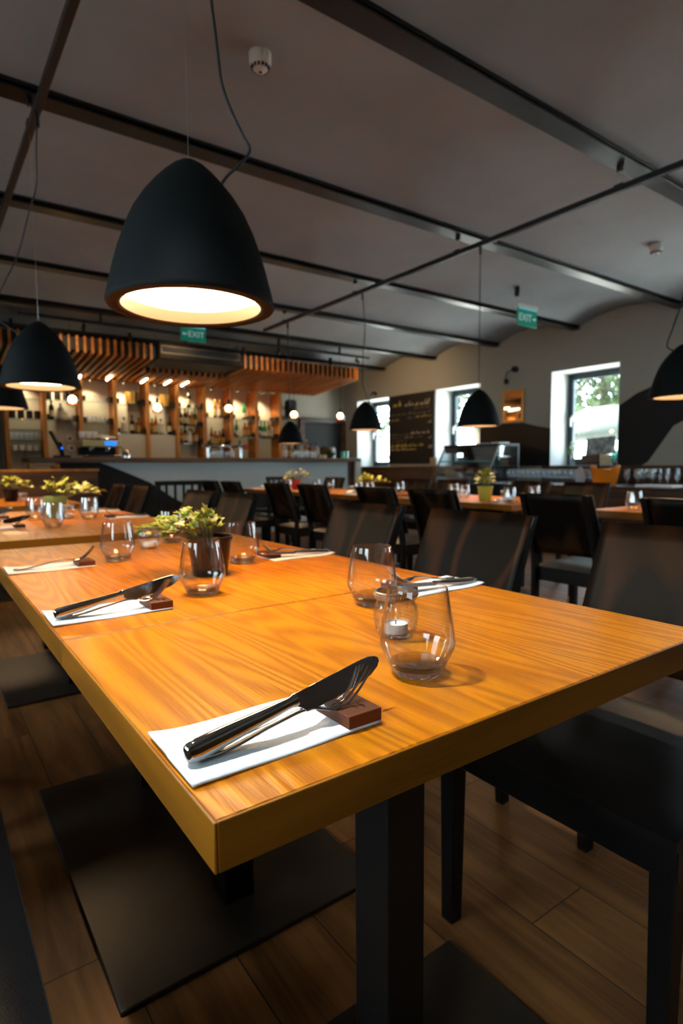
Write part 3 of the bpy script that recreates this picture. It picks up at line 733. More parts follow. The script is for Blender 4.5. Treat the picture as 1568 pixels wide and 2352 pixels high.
def make_block():
    o = MB().box(0, .0425, 0, .073, 0, .0135).build('cutlery_rest', M['block'], bevel=.0008)
    b = MB(); rr = random.Random(2)
    for row_, (y0, y1) in enumerate(((.012, .030), (.010, .024))):
        x = .018+.009*row_; pts = []
        for k in range(11): pts.append((x+(.0045 if k % 2 else 0)*rr.uniform(.6, 1), y0+(y1-y0)*k/10, .01352))
        b.tube(pts, .00022, 4)
    b.build('engraving', M['dark'], o)
    return tag(o, '', 'cutlery rest', 'dark wooden cutlery rests')
def make_tumbler(seg=56, far=False):
    t = thing('water_glass', '', 'glass', (0, 0, 0), 0, 'stemless water glasses')
    out = [(.0305, .0015), (.0325, .004), (.0385, .0165), (.0462, .0325), (.0486, .0385), (.0492, .0425), (.0489, .047), (.0450, .074), (.0408, .100), (.0388, .1125), (.0383, .114)]
    inn = [(.0376, .114), (.0379, .1125), (.0398, .100), (.0440, .074), (.0478, .047), (.0480, .0425), (.0473, .0385), (.0448, .0325), (.0368, .0185), (.030, .0118), (.015, .0100), (0, .0098)]
    MB().lathe(out+inn, seg).build('bowl', M['glass_far'] if far else M['glass'], t, ang=70)
    MB().lathe([(0, 0), (.027, 0), (.0303, .0014), (.0322, .004), (.0375, .0152), (.0350, .0168), (.0295, .0113), (.015, .0095), (0, .0093)], seg).build('thick_base', M['glass'] if far else M['glass_base'], t, ang=70)
    return t
def make_jar(seg=60):
    t = thing('candle_jar', '', 'candle jar', (0, 0, 0), 0, 'ribbed glass candle jars')
    fl = lambda a, z: .022*math.cos(20*a)*(1 if .006 < z < .055 else 0)
    MB().lathe([(0, .001), (.024, .001), (.027, .003), (.031, .012), (.034, .028), (.0345, .040), (.0325, .052), (.0300, .057), (.0298, .066), (.0283, .066), (.0285, .057), (.031, .051), (.0325, .040), (.032, .028), (.0288, .013), (.024, .008), (0, .007)], 120, flute=fl).build('ribbed_glass', M['glass'], t, ang=70)
    b = MB().lathe([(.0312, .062), (.0330, .0625), (.0338, .0645), (.0335, .066), (.0335, .071), (.0342, .0722), (.0342, .0736), (.0325, .0748), (.0300, .0745), (.0295, .070), (.0300, .064)], 48, closed=True)
    b.build('metal_rim', M['silver'], t, ang=50)
    b = MB()
    for k in range(52):
        a = 2*PI*k/52; b.ball((.0340*math.cos(a), .0340*math.sin(a), .0685), .0016, 6)
    b.build('beading', M['silver'], t)
    return t
def make_tealight():
    t = thing('tea_light', '', 'candle', (0, 0, 0), 0, 'tea lights in ribbed jars')
    MB().lathe([(0, 0), (.0185, 0), (.019, .001), (.0192, .015), (.0186, .0152), (.0184, .010), (0, .010)], 32).build('cup', M['wax'], t)
    MB().lathe([(0, .0102), (.0182, .0102), (.0182, .0125), (.010, .013), (0, .0128)], 32).build('wax', M['wax'], t)
    MB().tube([(0, 0, .0125), (.0005, .0003, .019)], .0007, 6).build('wick', M['dark'], t)
    return t
# ivy leaf: five lobes, green heart and cream margin
LOBES = [(0, -.05), (.20, -.22), (.50, -.20), (.36, .08), (.62, .34), (.27, .40), (.0, 1.0), (-.27, .40), (-.62, .34), (-.36, .08), (-.50, -.20), (-.20, -.22)]
def add_leaf(b, base, direction, nrm, size, edge=.6, bend=.25, mi=(0, 1)):
    d = Vector(direction).normalized(); n = Vector(nrm); n = (n-n.dot(d)*d).normalized(); s_ = d.cross(n)
    def P(u, v):
        q = u*u+v*v
        return Vector(base)+size*(s_*u+d*(v+.2)) + n*size*(.18*abs(u)-bend*(max(0, v))**2*.6-bend*.35*abs(u)**2)
    outer = [b.b.verts.new(P(u, v)) for u, v in LOBES]
    inner = [b.b.verts.new(P(u*edge, (v-.15)*edge+.15)) for u, v in LOBES]
    m = len(LOBES)
    for i in range(m): b._f([inner[i], inner[(i+1)%m], outer[(i+1)%m], outer[i]], mi[1])
    c = b.b.verts.new(P(0, .12))
    for i in range(m): b._f([c, inner[(i+1)%m], inner[i]], mi[0])
def make_ivy(label, loc, n=85, spread=(.11, .07), lean=(-.045, .0), h=.085, pot_mat='pot_black', seed=3, leaf=.021, pot_h=.098, pot_r=.058, group='potted plants on the tables', mats=('leaf', 'leaf_edge'), name='potted_ivy', rz=0, thick=.62):
    rnd = random.Random(seed)
    t = thing(name, label, 'plant', loc, rz, group)
    MB().lathe([(0, 0), (pot_r*.72, 0), (pot_r*.74, .002), (pot_r*.93, pot_h*.90), (pot_r*.985, pot_h*.905), (pot_r, pot_h), (pot_r*.95, pot_h), (pot_r*.90, pot_h*.86), (0, pot_h*.86)], 40).build('pot', M[pot_mat], t, fix=True, ang=50)
    def soil(u, v):
        r = pot_r*.9*u; a = 2*PI*v; return Vector((r*math.cos(a), r*math.sin(a), pot_h*.89+.006*(1-u)+rnd.uniform(-.003, .003)))
    MB().grid(soil, 5, 24).build('soil', M['soil'], t)
    lv = MB(); st = MB()
    for i in range(n):
        a = rnd.uniform(0, 2*PI); q = math.sqrt(rnd.random())
        ex = lean[0]*q*1.4+spread[0]*q*math.cos(a); ey = lean[1]*q*1.4+spread[1]*q*math.sin(a)
        ez = pot_h + h*(1-.75*q*q)*rnd.uniform(.35, 1.0)
        root = (ex*.25, ey*.25, pot_h*.9); tip = Vector((ex, ey, ez))
        st.tube([root, Vector(root)*.5+tip*.5+Vector((0, 0, .012)), tip], .0009, 5)
        out = Vector((ex, ey, .02)); out = out.normalized() if out.length > .001 else Vector((1, 0, 0))
        dr_ = (out+Vector((rnd.uniform(-.8, .8), rnd.uniform(-.8, .8), rnd.uniform(-.35, .45)))).normalized()
        nr = Vector((rnd.uniform(-.6, .6)-.25, rnd.uniform(-.6, .6)-.35, 1))
        add_leaf(lv, tip, dr_, nr, leaf*rnd.uniform(.65, 1.3), rnd.uniform(.45, .85)*thick/.62, rnd.uniform(.0, .5))
    lv.build('foliage', [M[mats[0]], M[mats[1]]], t, ang=60)
    st.build('stems', M['stem'], t)
    return t

knife0, fork0, napkin0, block0, tumbler0, tumbler_far0, jar0, tealight0 = make_knife(), make_fork(), make_napkin(), make_block(), make_tumbler(), make_tumbler(28, True), make_jar(), make_tealight()
_used = set()
def put(proto, loc, label, rot=(0, 0, 0), scale=None):
    if proto.name in _used: o = dup(proto, loc, None, label, None, scale)
    else:
        _used.add(proto.name); o = proto; o.location = loc; o['label'] = label
        if scale: o.scale = (scale,)*3
    o.rotation_euler = rot
    return o
def setting(x, y, rz, where, knife='edge', fork=True, zt=ZT, tilt=-.10):
    """one place setting; (x, y) on the table edge, +x of the setting points to the table's middle"""
    ca, sa = math.cos(rz), math.sin(rz)
    def W(px, py, pz): return (x+ca*px-sa*py, y+sa*px+ca*py, zt+pz)
    put(napkin0, W(.0045, 0, 0), 'white paper napkin '+where, (0, 0, rz))
    put(block0, W(.1715, -.0565, .0036), 'dark wooden cutlery rest '+where, (0, 0, rz))
    if fork: put(fork0, W(.006, -.0225, .0), 'steel fork '+where, (0, 0, rz-.01))
    if knife == 'edge': put(knife0, W(.011, -.029, .0145), 'steel knife '+where, (tilt, -.175, rz+.045))
    elif knife == 'flat': put(knife0, W(.006, .030, .0075), 'steel knife lying flat '+where, (PI/2-.12, -.055, rz-.10))
setting(0, .115, 0, 'at the front corner of the front table', tilt=-.24)
setting(0, .735, 0, 'at the left edge of the ivy table, near its seam')
setting(0, 1.338, 0, 'at the left edge of the ivy table, far end', knife=None)
setting(.858, .522, PI, 'at the right edge beside the seam, before the wavy grain chair', knife='flat')
setting(.858, 1.105, PI, 'at the right edge of the ivy table, before the bluish chair', knife='flat')
for (gx, gy, lab) in ((.347, .146, 'empty water glass nearest the viewer, beside the front cutlery rest'),
                      (.541, .482, 'empty water glass on the table seam, behind the candle jar'),
                      (.311, .770, 'empty water glass before the dark ivy pot, right of a knife tip'),
                      (.292, 1.346, 'empty water glass left of the ivy plant near the candle jar'),
                      (.563, 1.094, 'empty water glass right of the ivy pot'),
                      (.562, 1.655, 'empty water glass behind the ivy leaves at the far table end')):
    put(tumbler0, (gx, gy, ZT), lab, (0, 0, 0))
put(jar0, (.432, .286, ZT), 'ribbed candle jar with beaded metal rim behind the nearest glass')
put(tealight0, (.432, .286, ZT+.0075), 'white tea light inside the jar behind the nearest glass')
put(jar0, (.4445, 1.545, ZT), 'ribbed candle jar between two glasses left of the ivy plant')
put(tealight0, (.4445, 1.545, ZT+.0075), 'white tea light inside the jar left of the ivy plant')
make_ivy('variegated ivy in a dark brown plastic pot on the long oak table', (.416, .975, ZT), n=125, spread=(.100, .085), lean=(-.04, .04), h=.075, seed=5, leaf=.0205)

# table behind, set with the green pot
make_ivy('yellow green ivy in a light green pot at far left', (.44, 3.12, ZT), 60, (.14, .08), (.06, -.05), .11, 'pot_green', 8, .032, .115, .062, mats=('leaf_yellow', 'leaf_edge'))
for gx, gy, lab in ((.322, 2.53, 'water glass in front of the green pot at far left'), (.322, 3.02, 'water glass left of the green pot'), (.55, 2.86, 'water glass right of the green pot plant')):
    put(tumbler_far0, (gx, gy, ZT), lab, (0, 0, 0))
put(jar0, (.47, 2.98, ZT), 'ribbed candle jar beside the green pot')
put(tealight0, (.47, 2.98, ZT+.0075), 'white tea light in the jar beside the green pot')
setting(0, 2.62, 0, 'at the left edge of the green pot table, nearer setting')
setting(0, 3.2, 0, 'at the left edge of the green pot table, farther setting')
setting(.85, 2.85, PI, 'at the right edge of the green pot table, nearer setting', knife='flat')
setting(.85, 3.42, PI, 'at the right edge of the green pot table, farther setting', knife='flat')
# table at far left
make_ivy('yellow green plant in a black pot before the wooden bench back', (.44, 5.05, ZT), 45, (.12, .10), (.03, -.03), .10, 'pot_black', 9, .036, .10, .06, mats=('leaf_yellow', 'leaf_edge'))
put(jar0, (.50, 4.85, ZT), 'ribbed candle jar in front of the black pot by the bench')
setting(.0, 4.75, 0, 'at the far left table by the bench')
# middle row
b_ = 'on the lime pot table'
make_ivy('leafy yellow green plant in a square lime yellow pot', (3.31, 2.56, ZT), 55, (.06, .06), (0, 0), .15, 'pot_lime', 11, .028, .11, .060, mats=('leaf', 'leaf_yellow'), name='potted_plant')
for gx, gy, lab in ((3.57, 3.13, 'water glass behind the middle chair back, left of the lime pot'), (3.42, 2.87, 'water glass just left of the lime yellow pot'), (3.19, 2.24, 'water glass right of the lime pot at the table corner'), (3.55, 2.30, 'water glass farthest right on the lime pot table'),
                    (3.22, 1.37, 'water glass standing alone on the table at the right margin'), (3.68, 1.18, 'water glass showing over the chair back at the right margin'),
                    (3.22, 4.02, 'left water glass of a pair before the yellow plant'), (3.38, 4.05, 'right water glass of a pair before the yellow plant'), (3.62, 3.88, 'water glass right of the yellow plant in the middle row'),
                    (3.45, 5.72, 'water glass left of the red plant pot'), (3.62, 5.35, 'water glass right of the red plant pot'), (3.75, 5.25, 'farther water glass right of the red plant pot')):
    put(tumbler_far0, (gx, gy, ZT), lab, (0, 0, 0))
put(jar0, (3.47, 2.50, ZT), 'ribbed candle jar right of the lime yellow pot')
put(jar0, (3.30, 2.78, ZT), 'ribbed candle jar left of the lime yellow pot')
put(jar0, (3.24, 4.16, ZT), 'ribbed candle jar before the yellow plant in the middle row')
setting(3.06, 2.30, 0, 'at the near corner of the lime pot table')
setting(3.06, 3.16, 0, 'at the far end of the lime pot table')
setting(3.06, 1.22, 0, 'on the table at the right margin')
setting(3.06, 4.05, 0, 'on the middle row before the yellow plant')
setting(3.06, 5.95, 0, 'on the table nearest the bar')
setting(3.90, 3.3, PI, 'across the lime pot table, far side', knife='flat')
make_ivy('leafy yellow plant in a dark pot on the middle row table', (3.57, 4.33, ZT), 50, (.17, .12), (.03, -.05), .12, 'pot_black', 13, .032, .09, .055, mats=('leaf_yellow', 'leaf_edge'))
make_ivy('pale yellow plant in a red pot on the table nearest the bar', (3.40, 5.45, ZT), 50, (.16, .12), (.02, 0), .14, 'pot_red', 14, .032, .11, .06, mats=('leaf_yellow', 'leaf_edge'), name='potted_plant')
# ------------------------------------------------------------------ bar counter
YC, YS = 7.6, 9.3                                   # counter front, shelf front
t = thing('bar_counter', 'long bar counter with wooden top and pale grey glossy front', 'bar counter', (3.45, YC, 0))
ox, oy = -3.45, -YC
MB().box(.93+ox, 6.03+ox, 0, .62, 1.09, 1.15).build('counter_top', M['counter'], t, bevel=.004)
MB().box(1.0+ox, 5.78+ox, .05, .09, 0, 1.09).build('front_panel', M['panel_grey'], t, smooth=False)
MB().box(5.78+ox, 5.905+ox, .04, .58, 0, 1.09).build('side_panel', M['walnut'], t, bevel=.003)
MB().box(5.905+ox, 6.03+ox, .0, .62, 0, 1.09).build('end_panel', M['cream'], t, bevel=.003)
def mural_x(polys):
    b = MB()
    for poly in polys:
        b.prism([(x+ox, z) for x, z in poly], .003, Matrix(((1, 0, 0, 0), (0, 0, -1, .049), (0, 1, 0, 0), (0, 0, 0, 1))))
    b.build('mountain_motif', M['mural'], t, smooth=False, fix=True)
mural_x([[(1.0, .3), (3.3, .3), (2.74, .58), (2.41, .81), (2.1, .95), (1.86, 1.05), (1.76, 1.086), (1.24, 1.086), (1.05, .9), (1.0, .8)],
         [(3.5, .3), (5.78, .3), (5.78, .62), (5.3, .70), (4.91, .74), (4.55, .80), (4.43, .78), (3.93, .67), (3.7, .5)]])

# ------------------------------------------------------------------ bottle shelving
t = thing('bar_shelving', 'tall wooden bottle shelving with pale back behind the bar', 'shelving', (3.2, YS, 0))
ox, oy = -3.2, -YS
PX = [.91, 1.41, 1.92, 2.43, 2.94, 3.44, 3.93, 4.44, 4.935, 5.43]
for x in PX:
    MB().box(x+ox-.028, x+ox+.028, 0, .055, .0, 2.40).build('post', M['post'], t, bevel=.003)
    MB().box(x+ox-.014, x+ox+.026, .055, .36, .0, 2.40).build('side_board', M['canopy'], t, smooth=False)
MB().box(.88+ox, 5.46+ox, .36, .38, 0, 2.42).build('back_panel', M['back_panel'], t, smooth=False)
LV = {0: [2.05, 1.75, 1.59, 1.435, 1.276], 1: [2.05, 1.75], 2: [2.06, 1.725], 3: [2.05, 1.575], 4: [2.04, 1.57], 5: [2.04, 1.725, 1.43], 6: [1.89, 1.40], 7: [1.88, 1.56], 8: [1.877, 1.555]}
for bay, lv in LV.items():
    for z in lv:
        MB().box(PX[bay]+ox+.03, PX[bay+1]+ox-.03, .06, .36, z-.018, z).build('shelf_board', M['shelf'], t, smooth=False)
for bay in (3, 4):
    MB().box(PX[bay]+ox+.03, PX[bay+1]+ox-.03, .045, .07, .9, 1.555).build('cupboard_door', M['cream'], t, bevel=.003)
MB().box(.88+ox, 5.46+ox, .02, .36, .86, .9).build('back_counter', M['counter'], t, bevel=.003)
for bay in range(1, 9):                                   # wooden blocks at the shelf ends
    for z in LV[bay]:
        for x in (PX[bay]+ox+.03, PX[bay+1]+ox-.075):
            MB().box(x, x+.045, .03, .30, z, z+.075).build('shelf_bracket', M['dark'], t, smooth=False)

# ------------------------------------------------------------------ bottles and jars on the shelves
def bottle(name, prof, gm, lm, cm, lz, label_r, cap_r, capz):
    t = thing(name, '', 'bottle', (0, 0, 0), 0)
    MB().lathe(prof, 18).build('glass_body', gm, t, ang=50)
    MB().lathe([(label_r, lz[0]), (label_r, lz[1])], 18).build('label', lm, t)
    MB().lathe([(cap_r, capz[0]), (cap_r, capz[1]), (0, capz[1])], 14).build('cap', cm, t)
    return t
WINE = [(0, .0), (.034, 0), (.037, .004), (.037, .185), (.030, .215), (.015, .235), (.014, .30), (0, .30)]
SPIR = [(0, .0), (.040, 0), (.043, .006), (.043, .17), (.034, .195), (.016, .205), (.015, .255), (0, .255)]
TALL = [(0, .0), (.030, 0), (.032, .004), (.033, .20), (.020, .245), (.013, .27), (.012, .32), (0, .32)]
bg_dark = mat('dark_bottle_glass', (.006, .007, .006), .12); bg_green = mat('green_bottle_glass', (.01, .12, .035), .12)
bg_amber = mat('amber_bottle_glass', (.17, .050, .006), .12); bg_clear = mat('clear_bottle_glass', (.30, .28, .25), .1)
lb_cream = mat('cream_label', (.42, .36, .24), .7); lb_white = mat('white_label', (.55, .52, .48), .7); lb_gold = mat('ochre_label', (.40, .22, .03), .6); lb_red = mat('red_label', (.35, .04, .02), .6)
PB = {'D': bottle('wine_bottle', WINE, bg_dark, lb_cream, M['dark'], (.05, .14), .0376, .0155, (.255, .303)),
      'G': bottle('green_bottle', WINE, bg_green, lb_white, bg_green, (.04, .12), .0376, .0155, (.27, .303)),
      'A': bottle('spirit_bottle', SPIR, bg_amber, lb_gold, M['dark'], (.03, .13), .0437, .017, (.225, .258)),
      'C': bottle('spirit_bottle', SPIR, bg_clear, lb_white, M['dark'], (.03, .14), .0437, .017, (.225, .258)),
      'T': bottle('liqueur_bottle', TALL, bg_amber, lb_cream, lb_gold, (.04, .15), .0336, .0135, (.285, .322))}
BN = {'D': 'dark wine bottle', 'G': 'green bottle', 'A': 'amber spirit bottle', 'C': 'clear bottle', 'T': 'slim tall bottle'}
_pb = set()
def place_bottle(k, loc, label, group):
    if k not in _pb:
        _pb.add(k); o = PB[k]; o.location = loc; o['label'] = label; o['group'] = group
    else: o = dup(PB[k], loc, random.uniform(0, 6), label, group)
BAYS = [(2, 0, ''), (3, 0, ' . .'), (3, 1, ' C D.A'), (4, 1, 'ATC D'), (5, 0, ' .D  '), (5, 1, 'DDTAG'), (5, 2, 'ADCAT'), (6, 0, '  TTA'), (6, 1, ' TAAD'), (7, 0, '   G '), (7, 1, ' G AA'), (8, 0, 'A    '), (8, 1, 'DGGTC'), (1, 1, 'DC ')]
LN = ['top', 'second', 'third']
for bay, lv, s in BAYS:
    x0, x1 = PX[bay]+.085, PX[bay+1]-.085; n = max(len(s), 2); q = 0
    for i, ch in enumerate(s):
        if ch in BN:
            place_bottle(ch, (x0+(x1-x0)*(i+.25)/(n-.5), YS+random.uniform(.12, .22), LV[bay][lv]), '%s, %s from left on the %s shelf of the %s bay' % (BN[ch], ORD[q], LN[lv], ORD[bay]), 'bottles on the bar shelving'); q += 1
for i, ch in enumerate('CADCTAC'):                      # bottles standing low at the right end of the bar
    place_bottle(ch, (4.78+.105*i, 8.05+.03*(i % 2), 1.15), '%s, %s in the row on the bar counter below the low lamp' % (BN[ch], ORD[i]), 'bottles standing on the counter')
def simple(name, b, m, loc, label, cat, group=None, **k):
    o = b.build(name, m, loc=loc, **k); return tag(o, label, cat, group)
# gold coloured ice buckets on the top shelves
gold = mat('brushed_gold', (.55, .33, .08), .3, metal=.9)
for i, x in enumerate((2.73, 3.30)):
    t = thing('wine_cooler', 'brass coloured metal bucket on the top shelf, %s from the left' % ORD[i], 'bucket', (x, YS+.19, (2.05, 2.04)[i]), 0, 'brass buckets on the bar shelving')
    MB().lathe([(0, 0), (.085, 0), (.095, .20), (.099, .202), (.093, .198), (.082, .01), (0, .01)], 28).build('body', gold, t)
    MB().tube([(.095, 0, .15), (.125, 0, .15), (.125, 0, .11), (.093, 0, .11)], .006, 6).build('handle', gold, t)
# cups, tumblers and tins in the first bay
def small_jar(name, m, r, h, cat): return tag(MB().lathe([(0, 0), (r*.82, 0), (r*.9, .004), (r, h*.9), (r, h), (r*.93, h), (r*.85, .01), (0, .008)], 18).build(name, m), '', cat)
cup0 = small_jar('coffee_cup', M['white'], .043, .085, 'cup'); gl0 = small_jar('bar_glass', M['glass_far'], .032, .10, 'glass'); tin0 = tag(MB().lathe([(0, 0), (.045, 0), (.045, .105), (.041, .108), (.041, .125), (0, .125)], 18).build('storage_tin', M['dark'], ang=50), '', 'tin')
def row(proto, xs, y, z, text, group, first=True):
    for i, x in enumerate(xs):
        lab = text % ORD[i]
        if i == 0 and first: o = proto; o.location = (x, y, z); o['label'] = lab; o['group'] = group
        else: o = dup(proto, (x, y, z), 0, lab, group)
row(cup0, [1.0, 1.10, 1.20, 1.30], YS+.15, 1.276, 'white coffee cup, %s from the left on the lowest shelf of the leftmost bay', 'coffee cups on the bar shelving')
row(gl0, [.98+.066*k for k in range(6)], YS+.15, 1.435, 'small bar glass, %s from the left on the shelf above the coffee cups', 'bar glasses on the shelving')
row(tin0, [1.0, 1.115, 1.23, 1.335], YS+.17, 1.75, 'black storage tin, %s from the left above the bar glasses', 'black tins on the shelving')
row(gl0, [1.99+.07*k for k in range(6)], YS+.17, 1.725, 'small bar glass, %s from the left on the third bay shelf', 'bar glasses on the shelving', False)
row(gl0, [1.99+.07*k for k in range(6)], YS+.17, 2.06, 'small bar glass, %s from the left on the top shelf of the third bay', 'bar glasses on the shelving', False)
row(tin0, [1.50, 1.62, 1.74], YS+.17, 2.05, 'black storage tin, %s from the left on the top shelf of the second bay', 'black tins on the shelving', False)
row(cup0, [1.72, 1.81], YS+.17, 1.75, 'white coffee cup, %s of two on the second bay shelf', 'coffee cups on the bar shelving', False)
for i, (x, z) in enumerate(((1.80, 1.48), (1.82, 1.33))):
    t = thing('wall_dial', 'pale round dial on the back of the second bay, %s one' % ('upper', 'lower')[i], 'dial', (x, YS+.355, z), 0, 'dials on the shelf back')
    MB().lathe([(0, .05), (.055, .045), (.06, .02), (.06, 0)], 20).move(Matrix.Rotation(PI/2, 4, 'X')).build('housing', M['white'], t)
    MB().lathe([(0, .053), (.022, .052)], 16).move(Matrix.Rotation(PI/2, 4, 'X')).build('dial', M['dark'], t)
# sloping tablet till
t = thing('till', 'black touch screen till with a blue light on the bar counter', 'till', (1.36, 7.88, 1.15), -.25)
MB().box(-.10, .10, -.09, .09, 0, .03).build('foot', M['dark'], t, bevel=.005)
MB().hexa([(-.02, -.05, .03), (.03, -.05, .03), (.03, .05, .03), (-.02, .05, .03)], [(-.05, -.05, .2), (0, -.05, .2), (0, .05, .2), (-.05, .05, .2)]).build('stand', M['dark'], t, bevel=.004)
R_ = Matrix.Translation((-.06, 0, .20)) @ Matrix.Rotation(-.45, 4, 'Y')
MB().box(-.018, .018, -.14, .14, -.13, .15, R_).build('screen', M['dark'], t, bevel=.006)
MB().box(-.0195, -.0185, -.12, .12, -.11, .13, R_).build('display', mat('grey_display', (.10, .12, .14), .15), t, smooth=False)
MB().ball((.01, -.145, .12), .012, 10).build('status_light', M['blue_led'], t)
# espresso machine
t = thing('espresso_machine', 'steel espresso machine with blue display on the bar counter', 'coffee machine', (1.84, 7.95, 1.15))
champagne = mat('champagne_steel', (.46, .37, .16), .3, metal=.6)
MB().box(-.26, .24, -.18, .20, .14, .235).build('body', champagne, t, bevel=.012)
MB().box(-.24, .22, .02, .20, .03, .14).build('back_body', M['dark'], t, bevel=.006)
MB().box(-.26, .24, -.20, .20, .0, .035).build('drip_tray', M['chrome'], t, bevel=.006)
MB().hexa([(-.24, -.15, .235), (.22, -.15, .235), (.22, .19, .235), (-.24, .19, .235)], [(-.20, -.10, .265), (.20, -.10, .265), (.20, .17, .265), (-.20, .17, .265)]).build('cup_warmer', M['chrome'], t, bevel=.006)
MB().box(.03, .17, -.186, -.178, .168, .215).build('display', M['blue_led'], t, bevel=.003)
for x in (-.13, .07):
    g = MB().lathe([(0, 0), (.034, 0), (.036, .045), (.03, .05), (0, .05)], 20, c=(x, -.1, .09)).build('group_head', M['chrome'], t)
    MB().tube([(x, -.13, .105), (x, -.25, .10)], [.010, .014], 8).build('portafilter_handle', M['dark'], g)
MB().tube([(.22, -.14, .16), (.25, -.19, .12), (.25, -.2, .05)], .006, 8).build('steam_wand', M['chrome'], t)
row(cup0, [1.63+.075*k for k in range(3)], 7.98, 1.15+.2655, 'white coffee cup on top of the espresso machine, %s from the left', 'coffee cups on the machine', False)
t = thing('folded_cloth', 'pale folded cloth lying on the espresso machine', 'cloth', (1.93, 7.98, 1.15+.265))
MB().hexa([(-.11, -.12, 0), (.12, -.12, 0), (.12, .12, 0), (-.11, .12, 0)], [(-.06, -.09, .05), (.11, -.08, .02), (.10, .1, .03), (-.07, .09, .055)]).build('cloth', M['wax'], t, bevel=.01)
simple('coffee_canister', MB().lathe([(0, 0), (.05, 0), (.05, .11), (.045, .115), (0, .118)], 20), M['chrome'], (2.18, 7.92, 1.15), 'small steel canister right of the espresso machine', 'canister', ang=50)
# beer tap
t = thing('beer_tap', 'steel beer tap column with lit heads and a red badge on the bar', 'beer tap', (3.62, 7.88, 1.15))
for x in (-.27, .27): MB().tube([(x, 0, 0), (x, 0, .17)], .020, 12).build('column', M['chrome'], t)
MB().tube([(-.34, 0, .18), (.34, 0, .18)], .026, 14).build('cross_tube', M['chrome'], t)
for k in range(4):
    x = -.24+.16*k
    MB().tube([(x, -.02, .17), (x, -.07, .15), (x, -.075, .09)], .009, 8).build('spout', M['chrome'], t)
    MB().tube([(x, -.03, .195), (x, -.045, .27)], [.008, .014], 8).build('tap_handle', M['dark'], t)
MB().lathe([(0, .012), (.04, .01), (.045, 0)], 20).move(Matrix.Translation((.34, -.035, .17)) @ Matrix.Rotation(PI/2, 4, 'X')).build('badge', lb_red, t)
row(gl0, [3.44, 3.52, 3.60, 3.70, 3.78], 7.95, 1.15, 'clean glass under the beer tap, %s from the left', 'glasses under the beer tap', False)
row(gl0, [4.80, 4.88, 4.97, 5.05, 5.13, 5.21], 7.80, 1.15, 'upturned glass on the bar counter, %s from the left below the low lamp', 'glasses on the bar counter end', False)
# fern bowl and green tumblers at the counter's right end
t = thing('fern_bowl', 'green fern in a shallow bowl at the right end of the bar counter', 'plant', (5.52, 7.86, 1.15))
MB().lathe([(0, 0), (.06, 0), (.08, .02), (.145, .095), (.138, .095), (.075, .03), (0, .025)], 28).build('bowl', mat('olive_bowl', (.10, .11, .05), .4), t)
rnd = random.Random(21); b = MB()
for k in range(34):
    a = rnd.uniform(0, 2*PI); L_ = rnd.uniform(.10, .24); el = rnd.uniform(.35, 1.25)
    d = Vector((math.cos(a)*math.cos(el), math.sin(a)*math.cos(el), math.sin(el)))
    for j in range(7):
        u = (j+1)/7; p = Vector((0, 0, .07))+d*L_*u+Vector((0, 0, -.09*u*u))
        for s_ in (-1, 1):
            add_leaf(b, p, d.cross(Vector((0, 0, 1)))*s_+d*.5, (0, 0, 1), .030*(1.15-u), .6, .2)
b.build('fronds', [mat('fern_green', (.06, .17, .02), .5), mat('fern_green_light', (.10, .24, .03), .5)], t)
grn = thin_glass('green_tumbler_glass', (.55, .85, .75), .07)
for i, x in enumerate((5.80, 5.875)):
    simple('green_tumbler', MB().lathe([(0, .0), (.03, 0), (.034, .12), (.031, .12), (.028, .008), (0, .008)], 18), grn, (x, 7.82, 1.15), 'pale green tumbler at the counter end, %s of two' % ('left', 'right')[i], 'glass', 'green tumblers on the counter end')
for i, (x, m) in enumerate(((5.30, lb_cream), (5.36, M['leaf_yellow']), (5.41, M['white']))):
    simple('small_jar', MB().lathe([(0, 0), (.028, 0), (.03, .05), (.022, .06), (0, .062)], 14), m, (x, 7.80, 1.15), 'small jar left of the fern bowl, %s of three' % ORD[i], 'jar', 'small jars by the fern')
t = thing('crate', 'small orange wooden crate at the left end of the bar', 'crate', (1.05, 7.34, .98))
for z in (0, .05): MB().box(-.16, .16, -.11, -.10, z, z+.038).build('slat', M['post'], t, smooth=False); 
MB().box(-.16, .16, -.10, .11, 0, .01).build('bottom', M['post'], t, smooth=False)
for x in (-.16, .148): MB().box(x, x+.012, -.10, .11, .01, .095).build('side', M['post'], t, smooth=False)
t2 = thing('side_table', 'narrow dark stand under the orange crate beside the bar', 'stand', (1.05, 7.34, 0))
MB().box(-.18, .18, -.13, .13, .94, .98).build('top', M['walnut'], t2, bevel=.003)
for x in (-.15, .15):
    for y in (-.1, .1): MB().box(x-.02, x+.02, y-.02, y+.02, 0, .94).build('leg', M['dark'], t2, smooth=False)

